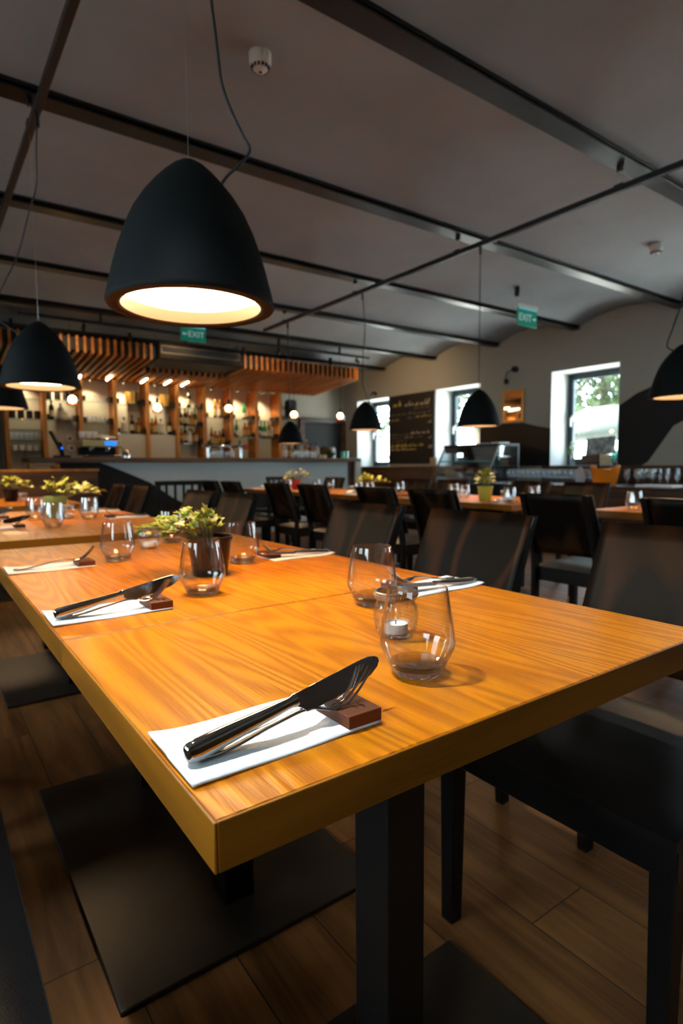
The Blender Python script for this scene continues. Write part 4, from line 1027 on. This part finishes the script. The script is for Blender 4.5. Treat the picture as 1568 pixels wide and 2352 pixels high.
# ------------------------------------------------------------------ slatted canopy over the bar
t = thing('slatted_canopy', 'orange wooden slat canopy hung over the bar', 'canopy', (3.5, 7.9, 0))
ox = -3.5; AX0, AX1 = 2.64, 3.95
b = MB(); x = .62
MX = lambda x_: Matrix(((0, 0, 1, x_), (1, 0, 0, 0), (0, 1, 0, 0), (0, 0, 0, 1)))
while x < 6.16:
    if AX0 < x < AX1: pg = [(.62, 2.44), (1.44, 2.395), (1.44, 2.70), (.62, 2.56)]
    else: pg = [(0, 2.525), (1.44, 2.395), (1.44, 2.60), (.10, 2.735), (0, 2.735)]
    b.prism(pg, .030, MX(x+ox)); x += .0965
b.build('slats', M['canopy'], t, smooth=False, fix=True)
for x0, x1, pg in ((.63, AX0, [(.03, 2.56), (1.43, 2.43), (1.43, 2.59), (.11, 2.72), (.03, 2.72)]), (AX1, 6.16, [(.03, 2.56), (1.43, 2.43), (1.43, 2.59), (.11, 2.72), (.03, 2.72)]), (AX0+.003, AX1-.003, [(.66, 2.47), (1.43, 2.43), (1.43, 2.59), (.66, 2.55)])):
    b = MB(); b.prism(pg, x1-x0, MX(x0+ox)); b.build('backing', M['dark'], t, smooth=False, fix=True)
MB().box(.60+ox, 6.18+ox, 1.44, 1.47, 2.395, 2.72).build('rear_board', M['canopy'], t, smooth=False)
b = MB(); b.prism([(0, 2.52), (1.44, 2.39), (1.44, 2.60), (.5, 2.78), (0, 2.74)], .03, MX(6.165+ox)); b.build('end_board', M['canopy'], t, smooth=False, fix=True)
for x0, x1, y in ((.60, AX0, .35), (AX1, 6.165, .35), (.6, 6.165, .98)): MB().box(x0+ox, x1+ox, y, y+.03, 2.62 if y < .9 else 2.56, 2.70 if y < .9 else 2.62).build('batten', M['dark'], t, smooth=False)
for x in (.9, 2.4, 4.2, 5.9): MB().box(x+ox-.02, x+ox+.02, .4, .44, 2.64, 2.94).build('hanger', M['dark'], t, smooth=False)
# ceiling mounted air conditioner
t = thing('air_conditioner', 'black ceiling air conditioner set into the slatted canopy', 'air conditioner', (3.28, 7.86, 2.53))
b = MB(); b.prism([(0, .0), (.62, -.03), (.66, .10), (.66, .27), (.0, .27), (-.02, .22), (-.02, .05)], 1.26, Matrix(((0, 0, 1, -.63), (1, 0, 0, 0), (0, 1, 0, 0), (0, 0, 0, 1))))
b.build('housing', M['dark'], t, bevel=.02, seg=3, fix=True)
MB().box(-.60, .60, -.034, -.018, .085, .10).box(-.60, .60, -.034, -.018, .18, .195).box(-.60, -.585, -.034, -.018, .10, .18).box(.585, .60, -.034, -.018, .10, .18).build('outlet_frame', mat('taupe_plastic', (.16, .13, .09), .5), t, bevel=.002)
R_ = Matrix.Translation((0, -.03, .14)) @ Matrix.Rotation(.5, 4, 'X')
MB().box(-.585, .585, -.012, .012, -.035, .035, R_).build('louvre', mat('blue_black_plastic', (.03, .04, .055), .25), t, bevel=.003)
# LED tubes between the slats, lighting the shelves
for i, x in enumerate((1.90, 2.30, 2.83, 3.21, 3.50)):
    t = thing('led_tube', 'glowing light tube under the slat canopy, %s from the left' % ORD[i], 'light', (x, 8.95, 2.413), 0, 'light tubes under the bar canopy')
    MB().tube([(0, 0 if i else .22, -.004), (0, .30, -.030)], .013, 10).build('tube', M['spot'], t)
    MB().box(-.012, .012, 0 if i else .22, .30, .0, .02).build('holder', M['dark'], t, smooth=False)
for i in range(9):
    xc = PX[i]+.16
    t = thing('shelf_spotlight', 'small warm spotlight at the top of the shelving, %s bay from the left' % ORD[i], 'spotlight', (xc, YS+.10, 2.40), 0, 'spotlights in the bar shelving')
    MB().lathe([(0, 0), (.022, 0), (.024, -.03), (.02, -.03)], 14).build('housing', M['rail'], t)
    MB().lathe([(0, -.026), (.020, -.026)], 14).build('lens', M['spot'], t)
    ld = bpy.data.lights.new('shelf_spot', 'SPOT'); ld.energy = 45; ld.color = (1, .74, .40); ld.spot_size = 1.9; ld.spot_blend = .8; ld.shadow_soft_size = .02
    lo = bpy.data.objects.new('beam', ld); C.objects.link(lo); lo.parent = t; lo.location = (0, 0, -.04); lo.rotation_euler = (.30, 0, 0)
# globe bulbs hanging before the bar
for i, (x, zc, top) in enumerate(((1.392, 1.83, 2.75), (2.422, 1.789, 2.75), (3.436, 1.828, 2.75), (4.51, 1.791, 2.75), (5.373, 1.808, 2.75))):
    t = thing('globe_lamp', 'glowing clear globe bulb hanging before the bar, %s from the left' % ORD[i], 'lamp', (x, 7.3, zc), 0, 'globe bulbs before the bar')
    MB().ball((0, 0, 0), .078, 28).build('globe', M['glass'], t)
    MB().ball((0, 0, .012), .046, 16).build('bulb', M['bulb'], t)
    b = MB()
    for k in range(9):
        a = 2*PI*k/9; b.ball((.052*math.cos(a), .052*math.sin(a), -.038), .014, 8)
    b.build('glass_beads', M['amber_glass'], t)
    MB().lathe([(0, .135), (.012, .135), (.018, .12), (.020, .07), (0, .07)], 16).build('socket', M['rail'], t)
    MB().tube([(0, 0, .13), (0, 0, top-zc)], .003, 6).build('cord', M['cord'], t)
# black loudspeaker at the right end of the shelving
t = thing('loudspeaker', 'black loudspeaker on the back wall right of the shelving', 'loudspeaker', (5.98, 9.86, 2.2))
MB().box(-.10, .10, -.12, .08, -.21, .15).build('cabinet', M['rail'], t, bevel=.05, seg=3)
MB().lathe([(0, .01), (.07, .012), (.08, 0)], 20).move(Matrix.Translation((0, -.12, -.08)) @ Matrix.Rotation(PI/2, 4, 'X')).build('cone', M['dark'], t)
MB().box(-.03, .03, .08, .19, -.03, .03).build('bracket', M['rail'], t)
# picture and dark cupboard behind the low lamp
t = thing('picture', 'pale picture in a dark frame on the back wall beside the door', 'picture', (6.02, 10.02, 1.66))
MB().box(-.24, .24, -.015, .025, -.38, .38).build('frame', M['walnut'], t, bevel=.004)
MB().box(-.17, .17, -.018, -.0145, -.30, .30).build('print', mat('faded_print', (.20, .16, .11), .7, var=.3, vscale=6), t, smooth=False)
# ------------------------------------------------------------------ blackboard menu on the right wall
def on_wall(y, z, t_=.0): return Matrix(((0, 0, -1, XW-t_), (-1, 0, 0, y), (0, 1, 0, z), (0, 0, 0, 1)))   # local x runs to the viewer's right
t = thing('blackboard', 'tall blackboard with chalk menu writing between two windows', 'blackboard', (XW, 7.88, 1.71))
MB().box(-.03, -.001, -.625, .625, -.655, .655).build('board', M['chalk'], t, bevel=.003)
rnd = random.Random(5)
def scribble(x0, x1, z, h, slant=.3, step=.022, r=.0035):
    """a chalk stroke like a line of joined handwriting, across the board (x to the viewer's right)"""
    out = []; x = x0
    while x < x1:
        pts = []; w_ = rnd.uniform(.06, .15); xe = min(x1, x+w_)
        k = 0
        while x < xe:
            hh = h*rnd.choice((.35, .5, .5, 1.0)) if k % 2 else 0
            pts.append((-.032, -(x+slant*hh), z+hh+rnd.uniform(-.004, .004))); x += step*rnd.uniform(.35, .7); k += 1
        if len(pts) > 2: out.append(cr(pts, 4))
        x += rnd.uniform(.015, .035)
    b = MB()
    for p in out: b.tube(p, r, 5)
    return b
def chalk(lines, name, m):
    for a in lines: scribble(*a).build(name, m, t)
chalk([(-.50, -.20, .44, .12, .3, .034, .006)], 'chalk_title', M['chalk_yellow'])
chalk([(-.16, .10, .43, .10, .3, .03, .005), (.12, .50, .42, .11, .3, .034, .006)], 'chalk_title', M['chalk_white'])
chalk([(.10, .56, .36, .04), (-.56, .55, .27, .05), (-.08, .10, .19, .05)], 'chalk_line', M['chalk_dim'])
chalk([(-.56, -.30, .17, .05), (.14, .56, .20, .06)], 'chalk_line', M['chalk_yellow'])
chalk([(.46, .57, .08, .07), (.48, .57, -.20, .06), (.48, .57, -.38, .07)], 'chalk_price', M['chalk_white'])
chalk([(.0, .52, -.10, .06, .2, .02, .005), (-.18, .05, -.17, .04)], 'chalk_line', M['chalk_white'])
chalk([(-.56, -.05, -.12, .05), (-.56, -.25, -.18, .05), (.05, .40, -.17, .04), (-.56, -.1, -.24, .05)], 'chalk_line', M['chalk_dim'])
chalk([(-.56, .42, -.33, .06, .2, .02, .005), (-.56, .15, -.40, .06, .2, .02, .005)], 'chalk_line', M['chalk_yellow'])
# card, flowers, chair on and by the bench
tag(MB().box(-.012, .012, -.07, .07, 0, .15).build('menu_card', mat('kraft_card', (.42, .34, .22), .8), loc=(7.02, 6.86, 1.005)), 'beige card leaning at the lower right corner of the blackboard', 'card')
def flowers(loc, label, h=.22, seed=1, cols=('leaf', 'wax'), vase='glass_far', name='flower_vase'):
    rr = random.Random(seed); v = thing(name, label, 'vase', loc)
    MB().lathe([(0, 0), (.03, 0), (.036, .04), (.030, .12), (.034, .15), (.031, .15), (.027, .12), (.032, .04), (.02, .008), (0, .008)], 20).build('vase', M[vase], v)
    s_ = MB(); l_ = MB()
    for k in range(7):
        a = rr.uniform(0, 2*PI); q = rr.uniform(.02, .09); tip = Vector((q*math.cos(a), q*math.sin(a), .15+h*rr.uniform(.25, 1)))
        s_.tube([(0, 0, .02), (tip.x*.3, tip.y*.3, .13), tip], .0022, 5)
        for j in range(3): add_leaf(l_, tip*(.65+.1*j), (rr.uniform(-1, 1), rr.uniform(-1, 1), .6), (0, 0, 1), .035, .7, .3)
        if k % 2 == 0: 
            f_ = MB().ball(tuple(tip), .020, 10, (1, 1, .8)); f_.build('blossom', M[cols[1]], v)
    s_.build('stems', M['stem'], v); l_.build('leaves', [mat('fresh_green', (.20, .42, .05), .5), mat('fresh_green_light', (.32, .50, .10), .5)], v)
    return v
flowers((7.62, 8.70, 1.006), 'glass vase of flowers left of the blackboard', .20, 2)
flowers((7.62, 4.60, 1.006), 'glass vase with pale green flowers on the third window sill', .32, 4)
t = thing('armchair', 'curved brown high backed chair in front of the first window', 'chair', (6.5, 9.15, 0))
b = MB(); b.grid(lambda u, v: Vector((.20*math.sin((u-.5)*2.2)*1.2, .30-.22*math.cos((u-.5)*2.2), .42+.98*v*(1-.10*(2*u-1)**4))), 16, 8)
b.build('backrest', M['walnut'], t, solid=.03)
MB().box(-.24, .24, -.25, .25, .38, .46).build('seat', M['leather'], t, bevel=.02)
for sx in (-1, 1):
    for sy in (-1, 1): MB().box(sx*.2-.02, sx*.2+.02, sy*.2-.02, sy*.2+.02, 0, .38).build('leg', M['black_wood'], t, smooth=False)

# ------------------------------------------------------------------ mirror and wall lamps
t = thing('mirror', 'small gilt framed mirror on the wall left of the third window', 'mirror', (XW, 5.54, 1.935))
MB().box(-.03, -.001, -.21, -.17, -.255, .255).box(-.03, -.001, .17, .21, -.255, .255).box(-.03, -.001, -.17, .17, .215, .255).box(-.03, -.001, -.17, .17, -.255, -.215).build('frame', M['gold_frame'], t, bevel=.004)
MB().box(-.016, -.001, -.17, .17, -.215, .215).build('glass', M['mirror'], t, smooth=False)
def sconce(y, z, label):
    t = thing('wall_lamp', label, 'wall lamp', (XW, y, z), 0, 'black ball wall lamps')
    MB().lathe([(0, 0), (.045, 0), (.045, .02), (0, .022)], 20).move(Matrix.Rotation(-PI/2, 4, 'Y')).build('wall_plate', M['rail'], t)
    MB().ball((-.055, 0, 0), .045, 16).build('ball', M['rail'], t)
    MB().tube(cr([(-.06, .02, -.01), (-.08, .09, -.03), (-.07, .14, -.09), (-.05, .15, -.15)], 6), .007, 8).build('arm', M['rail'], t)
    MB().ball((-.05, .15, -.17), .036, 14, (1, 1, 1.25)).build('lamp_head', M['rail'], t)
sconce(5.50, 2.495, 'black two ball wall lamp above the gilt mirror')
sconce(8.95, 2.475, 'black ball wall lamp above the first window, half hidden by a pendant')

# ------------------------------------------------------------------ pastry display case
t = thing('display_case', 'glass pastry display case with sloping front before the second window', 'display case', (6.3, 5.57, 0))
hw = .53
MB().box(.0, .66, -hw, hw, 0, .74).build('cabinet', M['dark'], t, bevel=.004)
fr = M['rail']; al = mat('grey_metal_edge', (.22, .22, .20), .35, metal=.5)
sl = [(.0, .74), (.02, .98), (.20, 1.29), (.22, 1.31)]
for y in (-hw, hw-.02):
    b = MB()
    for (xa, za), (xb, zb) in zip(sl, sl[1:]): b.hexa([(xa, y, za), (xa+.022, y, za), (xa+.022, y+.02, za), (xa, y+.02, za)], [(xb, y, zb), (xb+.022, y, zb), (xb+.022, y+.02, zb), (xb, y+.02, zb)])
    b.build('side_frame', al, t, smooth=False)
    b = MB(); b.prism([(.01, .74), (.62, .74), (.62, 1.30), (.22, 1.30), (.03, .98)], .006, Matrix(((1, 0, 0, 0), (0, 0, -1, y+.013), (0, 1, 0, 0), (0, 0, 0, 1)))); b.build('side_glass', M['glass_far'], t, smooth=False, fix=True)
b = MB()
for (xa, za), (xb, zb) in zip(sl[:3], sl[1:3]): 
    v = [b.b.verts.new(q) for q in ((xa+.004, -hw+.02, za), (xa+.004, hw-.02, za), (xb+.004, hw-.02, zb), (xb+.004, -hw+.02, zb))]; b._f(v)
b.build('front_glass', M['glass_far'], t, smooth=False, solid=.005)
MB().box(.19, .66, -hw, hw, 1.29, 1.325).build('top', fr, t, bevel=.003)
MB().box(.20, .30, -hw+.02, hw-.02, 1.20, 1.29).build('light_box', fr, t, bevel=.003)
MB().box(.62, .66, -hw, hw, .74, 1.29).build('rear_frame', fr, t, smooth=False)
for z in (.90, 1.07): 
    MB().box(.06, .60, -hw+.03, hw-.03, z, z+.008).build('shelf', M['glass_far'], t, smooth=False)
    MB().box(.052, .06, -hw+.03, hw-.03, z-.004, z+.012).build('shelf_edge', M['teal'], t, smooth=False)
for i, (y, z, c) in enumerate(((.25, 1.08, (.4, .36, .32)), (-.1, 1.08, (.25, .12, .08)), (-.3, .908, (.10, .03, .02)), (.05, .908, (.35, .28, .2)), (.32, .908, (.06, .05, .05)))):
    c_ = thing('cake', 'cake on a plate inside the pastry case, %s of five' % ORD[i], 'cake', (6.6, 5.57+y, z), 0, 'cakes in the pastry case')
    MB().lathe([(0, 0), (.09, .002), (.10, .008), (.0, .009)], 20).build('plate', M['white'], c_)
    MB().lathe([(0, .009), (.07, .009), (.075, .05), (.06, .06), (0, .062)], 20).build('sponge', mat('cake_%s' % ORD[i], c, .7), c_)
tag(MB().box(-.12, .12, -.1, .1, 0, .012).build('paper_stack', M['white'], loc=(6.68, 5.42, 1.325), rz=.2, bevel=.002), 'small stack of paper lying on the pastry case', 'paper')
t = tag(MB().box(-.10, .10, -.08, .08, 0, .020).build('paper_stack', M['wax'], loc=(6.68, 5.16, 1.325), rz=-.1, bevel=.002), 'second paper stack lying at the near end of the pastry case top', 'paper')
# rosette sign post near the case: little ball of light from the globe lamps
# ------------------------------------------------------------------ sideboard with glasses
t = thing('sideboard', 'long dark wooden sideboard under the third window', 'sideboard', (6.9, 3.0, 0))
MB().box(-.45, .48, -2.2, 1.94, .72, .755).build('top', M['walnut_y'], t, bevel=.003)
for k in range(6):
    y0 = -2.18+.685*k
    MB().box(-.43, .46, y0, y0+.675, .06, .72).build('cabinet', M['walnut_y'], t, bevel=.002)
    d = MB().box(-.446, -.43, y0+.01, y0+.665, .08, .70).build('door', M['walnut_y'], t, bevel=.003)
    MB().box(-.462, -.446, y0+.60, y0+.615, .34, .46).build('handle', M['chrome'], d, smooth=False)
MB().box(-.38, .44, -2.15, 1.9, 0, .06).build('plinth', M['dark'], t, smooth=False)
def stemware(name, prof, gm, cat):
    t = thing(name, '', cat, (0, 0, 0))
    st = [p for p in prof if p[1] <= prof[-1][1] and p[2] == 's']; bo = [p for p in prof if p[2] == 'b']
    MB().lathe([(r, z) for r, z, _ in st], 20).build('stem', gm, t, ang=60)
    MB().lathe([(r, z) for r, z, _ in bo], 20).build('bowl', gm, t, ang=60)
    return t
WG = [(0, 0, 's'), (.034, .001, 's'), (.034, .003, 's'), (.006, .010, 's'), (.004, .03, 's'), (.004, .075, 's'), (.008, .088, 's'),
      (0, .087, 'b'), (.012, .089, 'b'), (.030, .105, 'b'), (.039, .135, 'b'), (.038, .165, 'b'), (.032, .205, 'b'), (.0305, .205, 'b'), (.0365, .165, 'b'), (.0375, .135, 'b'), (.029, .107, 'b'), (0, .092, 'b')]
FL = [(0, 0, 's'), (.032, .001, 's'), (.032, .003, 's'), (.005, .010, 's'), (.004, .03, 's'), (.004, .07, 's'), (.006, .08, 's'),
      (0, .079, 'b'), (.008, .081, 'b'), (.020, .105, 'b'), (.026, .15, 'b'), (.027, .215, 'b'), (.0255, .215, 'b'), (.0245, .15, 'b'), (.0185, .107, 'b'), (0, .085, 'b')]
wg0 = stemware('wine_glass', WG, M['glass_far'], 'wine glass'); fl0 = stemware('champagne_flute', FL, M['glass_far'], 'champagne flute')
cnt = 0
for r_ in range(3):
    for k in range(15):
        loc = (6.60+.085*r_, 3.80+.081*k+.02*(r_ % 2), .755)
        lab = 'clear wine glass, %s from the orange bucket in the %s sideboard row' % (ORD[k], ('front', 'middle', 'back')[r_])
        if cnt == 0: wg0.location = loc; wg0['label'] = lab; wg0['group'] = 'wine glasses in rows on the sideboard'
        else: dup(wg0, loc, random.uniform(0, 6), lab, 'wine glasses in rows on the sideboard')
        cnt += 1
for i, (x, y) in enumerate(((6.72, 3.30), (6.78, 3.21), (6.70, 3.14), (6.78, 3.05), (6.70, 2.98), (6.80, 3.14))):
    dup(wg0, (x, y, .755), 0, 'clear wine glass, %s of the six just right of the orange bucket' % ORD[i], 'wine glasses right of the bucket')
for i, (x, y) in enumerate(((6.62, 2.86), (6.70, 2.82), (6.60, 2.77), (6.68, 2.71), (6.60, 2.66), (6.70, 2.62), (6.62, 2.56), (6.66, 2.10), (6.70, 2.0), (6.62, 1.98), (6.72, 1.9))):
    lab = 'slender flute glass, %s from the left in the flute rows on the sideboard' % ORD[i]
    if i == 0: fl0.location = (x, y, .755); fl0['label'] = lab; fl0['group'] = 'flutes on the sideboard'
    else: dup(fl0, (x, y, .755), 0, lab, 'flutes on the sideboard')
# orange ice bucket with two bottles
t = thing('ice_bucket', 'bright orange oval ice bucket on the sideboard', 'bucket', (6.62, 3.52, .755))
def bucket(u, v, r=1.0):
    a = 2*PI*u; fl = .72+.28*v**.8
    rx, ry = .115*fl*r, .185*fl*r
    return Vector((rx*math.cos(a), ry*math.sin(a), .012*(r < 1)+ (.20+.045*abs(math.sin(a))**3)*v))
b = MB(); b.grid(lambda u, v: bucket(u, v), 40, 8); b.grid(lambda u, v: bucket(1-u, v, .965), 40, 8)
def rimf(u, v): return bucket(u, 1)*(1-v)+bucket(u, 1, .965)*v
b.grid(lambda u, v: rimf(1-u, v), 40, 1)
b.lathe([(0, .006), (.10, .006)], 24)
bmesh.ops.remove_doubles(b.b, verts=b.b.verts, dist=1e-5)
b.build('bucket', M['orange'], t, fix=True)
for i, (dy, tilt) in enumerate(((.10, .18), (-.06, -.5))):
    o = dup(PB['D'], (6.62+.02*i, 3.52+dy*.6, .775), 0, 'dark bottle neck standing in the orange ice bucket, %s one' % ('upright left', 'leaning right')[i], 'bottles in the ice bucket')
    o.rotation_euler = (-tilt*.6, 0, 0); o.scale = (.78, .78, .92)
t = thing('napkin_cone', 'pale folded napkin cone standing left of the orange bucket', 'napkin', (6.54, 3.80, .755))
b = MB(); b.lathe([(0, 0), (.045, 0), (.05, .02), (.062, .12), (.045, .19), (.01, .235), (0, .236)], 9); b.build('cloth', mat('lilac_white_cloth', (.55, .53, .58), .8), t, ang=20)
for i, (x, y, w_, d_, h_, lab) in enumerate(((6.52, 3.66, .10, .14, .02, 'white stack of napkins left of the orange bucket'), (6.50, 2.82, .13, .20, .03, 'white stack of folded linen in front of the flutes'), (6.50, 2.12, .13, .24, .03, 'bluish white folded linen at the right end of the sideboard'))):
    tag(MB().box(-w_, w_, -d_, d_, 0, h_).build('linen_stack', M['napkin'], loc=(x, y, .755), bevel=.008), lab, 'linen', 'folded linen on the sideboard')
make_ivy('yellow flowering plant in a small pot at the right end of the sideboard', (6.44, 1.86, .755), 40, (.09, .12), (0, 0), .17, 'pot_black', 31, .032, .06, .045, mats=('leaf_yellow', 'leaf_edge'), name='potted_plant')

# ------------------------------------------------------------------ things on the third window sill
zs = 1.006
t = thing('notice_board', 'grey picture board leaning in the third window above the dark box', 'picture board', (7.80, 4.30, zs+.148))
R_ = Matrix.Rotation(.22, 4, 'Y') @ Matrix.Rotation(-.05, 4, 'X')
MB().box(-.006, .006, -.23, .21, 0, .26, R_).build('board', mat('grey_print', (.16, .16, .16), .6, var=.9, vscale=14), t, smooth=False)
t = thing('box', 'dark brown wooden box on the third window sill', 'box', (7.80, 4.39, zs))
MB().box(-.09, .09, -.125, .135, 0, .13).build('body', M['walnut_y'], t, bevel=.004); MB().box(-.095, .095, -.13, .14, .13, .148).build('lid', M['walnut_y'], t, bevel=.004)
t = thing('basket', 'beige woven basket beside the dark box on the third window sill', 'basket', (7.80, 4.17, zs))
MB().box(-.075, .075, -.085, .085, 0, .148).build('body', mat('wicker', (.45, .33, .20), .8, bump=.8, bscale=70, var=.3, vscale=50), t, bevel=.01)
t = thing('jar', 'turquoise glass jar at the right side of the third window sill', 'jar', (7.72, 4.02, zs))
MB().lathe([(0, 0), (.042, 0), (.046, .01), (.046, .13), (.038, .15), (.038, .165), (.035, .165), (.035, .148), (.042, .128), (.042, .012), (0, .01)], 24).build('body', thin_glass('turquoise_glass', (.35, .75, .72), .07), t)
MB().lathe([(0, .185), (.04, .183), (.041, .165), (0, .165)], 20).build('lid', M['white'], t)
flowers((7.62, 3.93, 1.006), 'low green plant in a glass at the right edge of the third window', .12, 9)

# ------------------------------------------------------------------ outdoors, seen through the windows
structure(MB().box(XW+.62, 30, -22, 34, -.35, -.25).build('terrace_ground', mat('pale_terrace', (.78, .77, .72), .9), smooth=False))
structure(MB().box(-20, XL-.62, -22, 34, -.35, -.25).build('yard_ground', mat('pale_yard', (.08, .085, .08), .9), smooth=False))
def tree(x, y, h, r, label, seed, nl=1500):
    rr = random.Random(seed); t = thing('tree', label, 'tree', (x, y, -.25), 0, 'trees outside the windows')
    MB().tube(cr([(0, 0, 0), (.05, .03, h*.35), (-.04, .06, h*.7), (.02, 0, h*.95)], 5), .11, 10).build('trunk', mat('bark_%d' % seed, (.09, .07, .05), .9), t)
    b = MB()
    cl = [Vector((rr.uniform(-r, r), rr.uniform(-r, r), h*rr.uniform(.62, 1.05))) for _ in range(26)]
    for k in range(nl):
        c = rr.choice(cl); d = Vector((rr.gauss(0, 1), rr.gauss(0, 1), rr.gauss(0, .8)))*.20*r
        add_leaf(b, c+d, (rr.uniform(-1, 1), rr.uniform(-1, 1), rr.uniform(-.8, .3)), (rr.uniform(-.5, .5), rr.uniform(-.5, .5), 1), rr.uniform(.13, .22), .7, .2)
    b.build('foliage', [mat('tree_leaf_%d' % seed, (.020, .040, .012), .6, spec=.2), mat('tree_leaf_light_%d' % seed, (.036, .058, .020), .6, spec=.2)], t)
tree(14.2, 7.9, 4.4, 1.5, 'leafy tree outside the third window, its crown at the top', 1)
tree(14.0, 11.9, 4.2, 1.4, 'leafy tree outside the second window', 2)
tree(12.6, 16.6, 4.0, 1.2, 'leafy tree outside the first window', 3)
tree(18.5, 3.4, 4.8, 1.3, 'leafy tree farther right outside the third window', 4)
t = thing('parasol', 'pale domed parasol standing outside the third window', 'parasol', (10.6, 5.75, -.25))
def dome(u, v):
    a = 2*PI*u; r = 1.0*math.sin(v*PI/2); return Vector((r*math.cos(a), r*math.sin(a), 1.75+.62*math.cos(v*PI/2)))
MB().grid(dome, 32, 10).build('canopy', mat('pale_green_canvas', (.055, .068, .063), .8, spec=.2), t, solid=.01)
MB().tube([(0, 0, 0), (0, 0, 2.36)], .022, 10).build('pole', M['white'], t)
MB().lathe([(0, 0), (.28, 0), (.28, .05), (.05, .09), (0, .09)], 24).build('base', M['iron'], t)
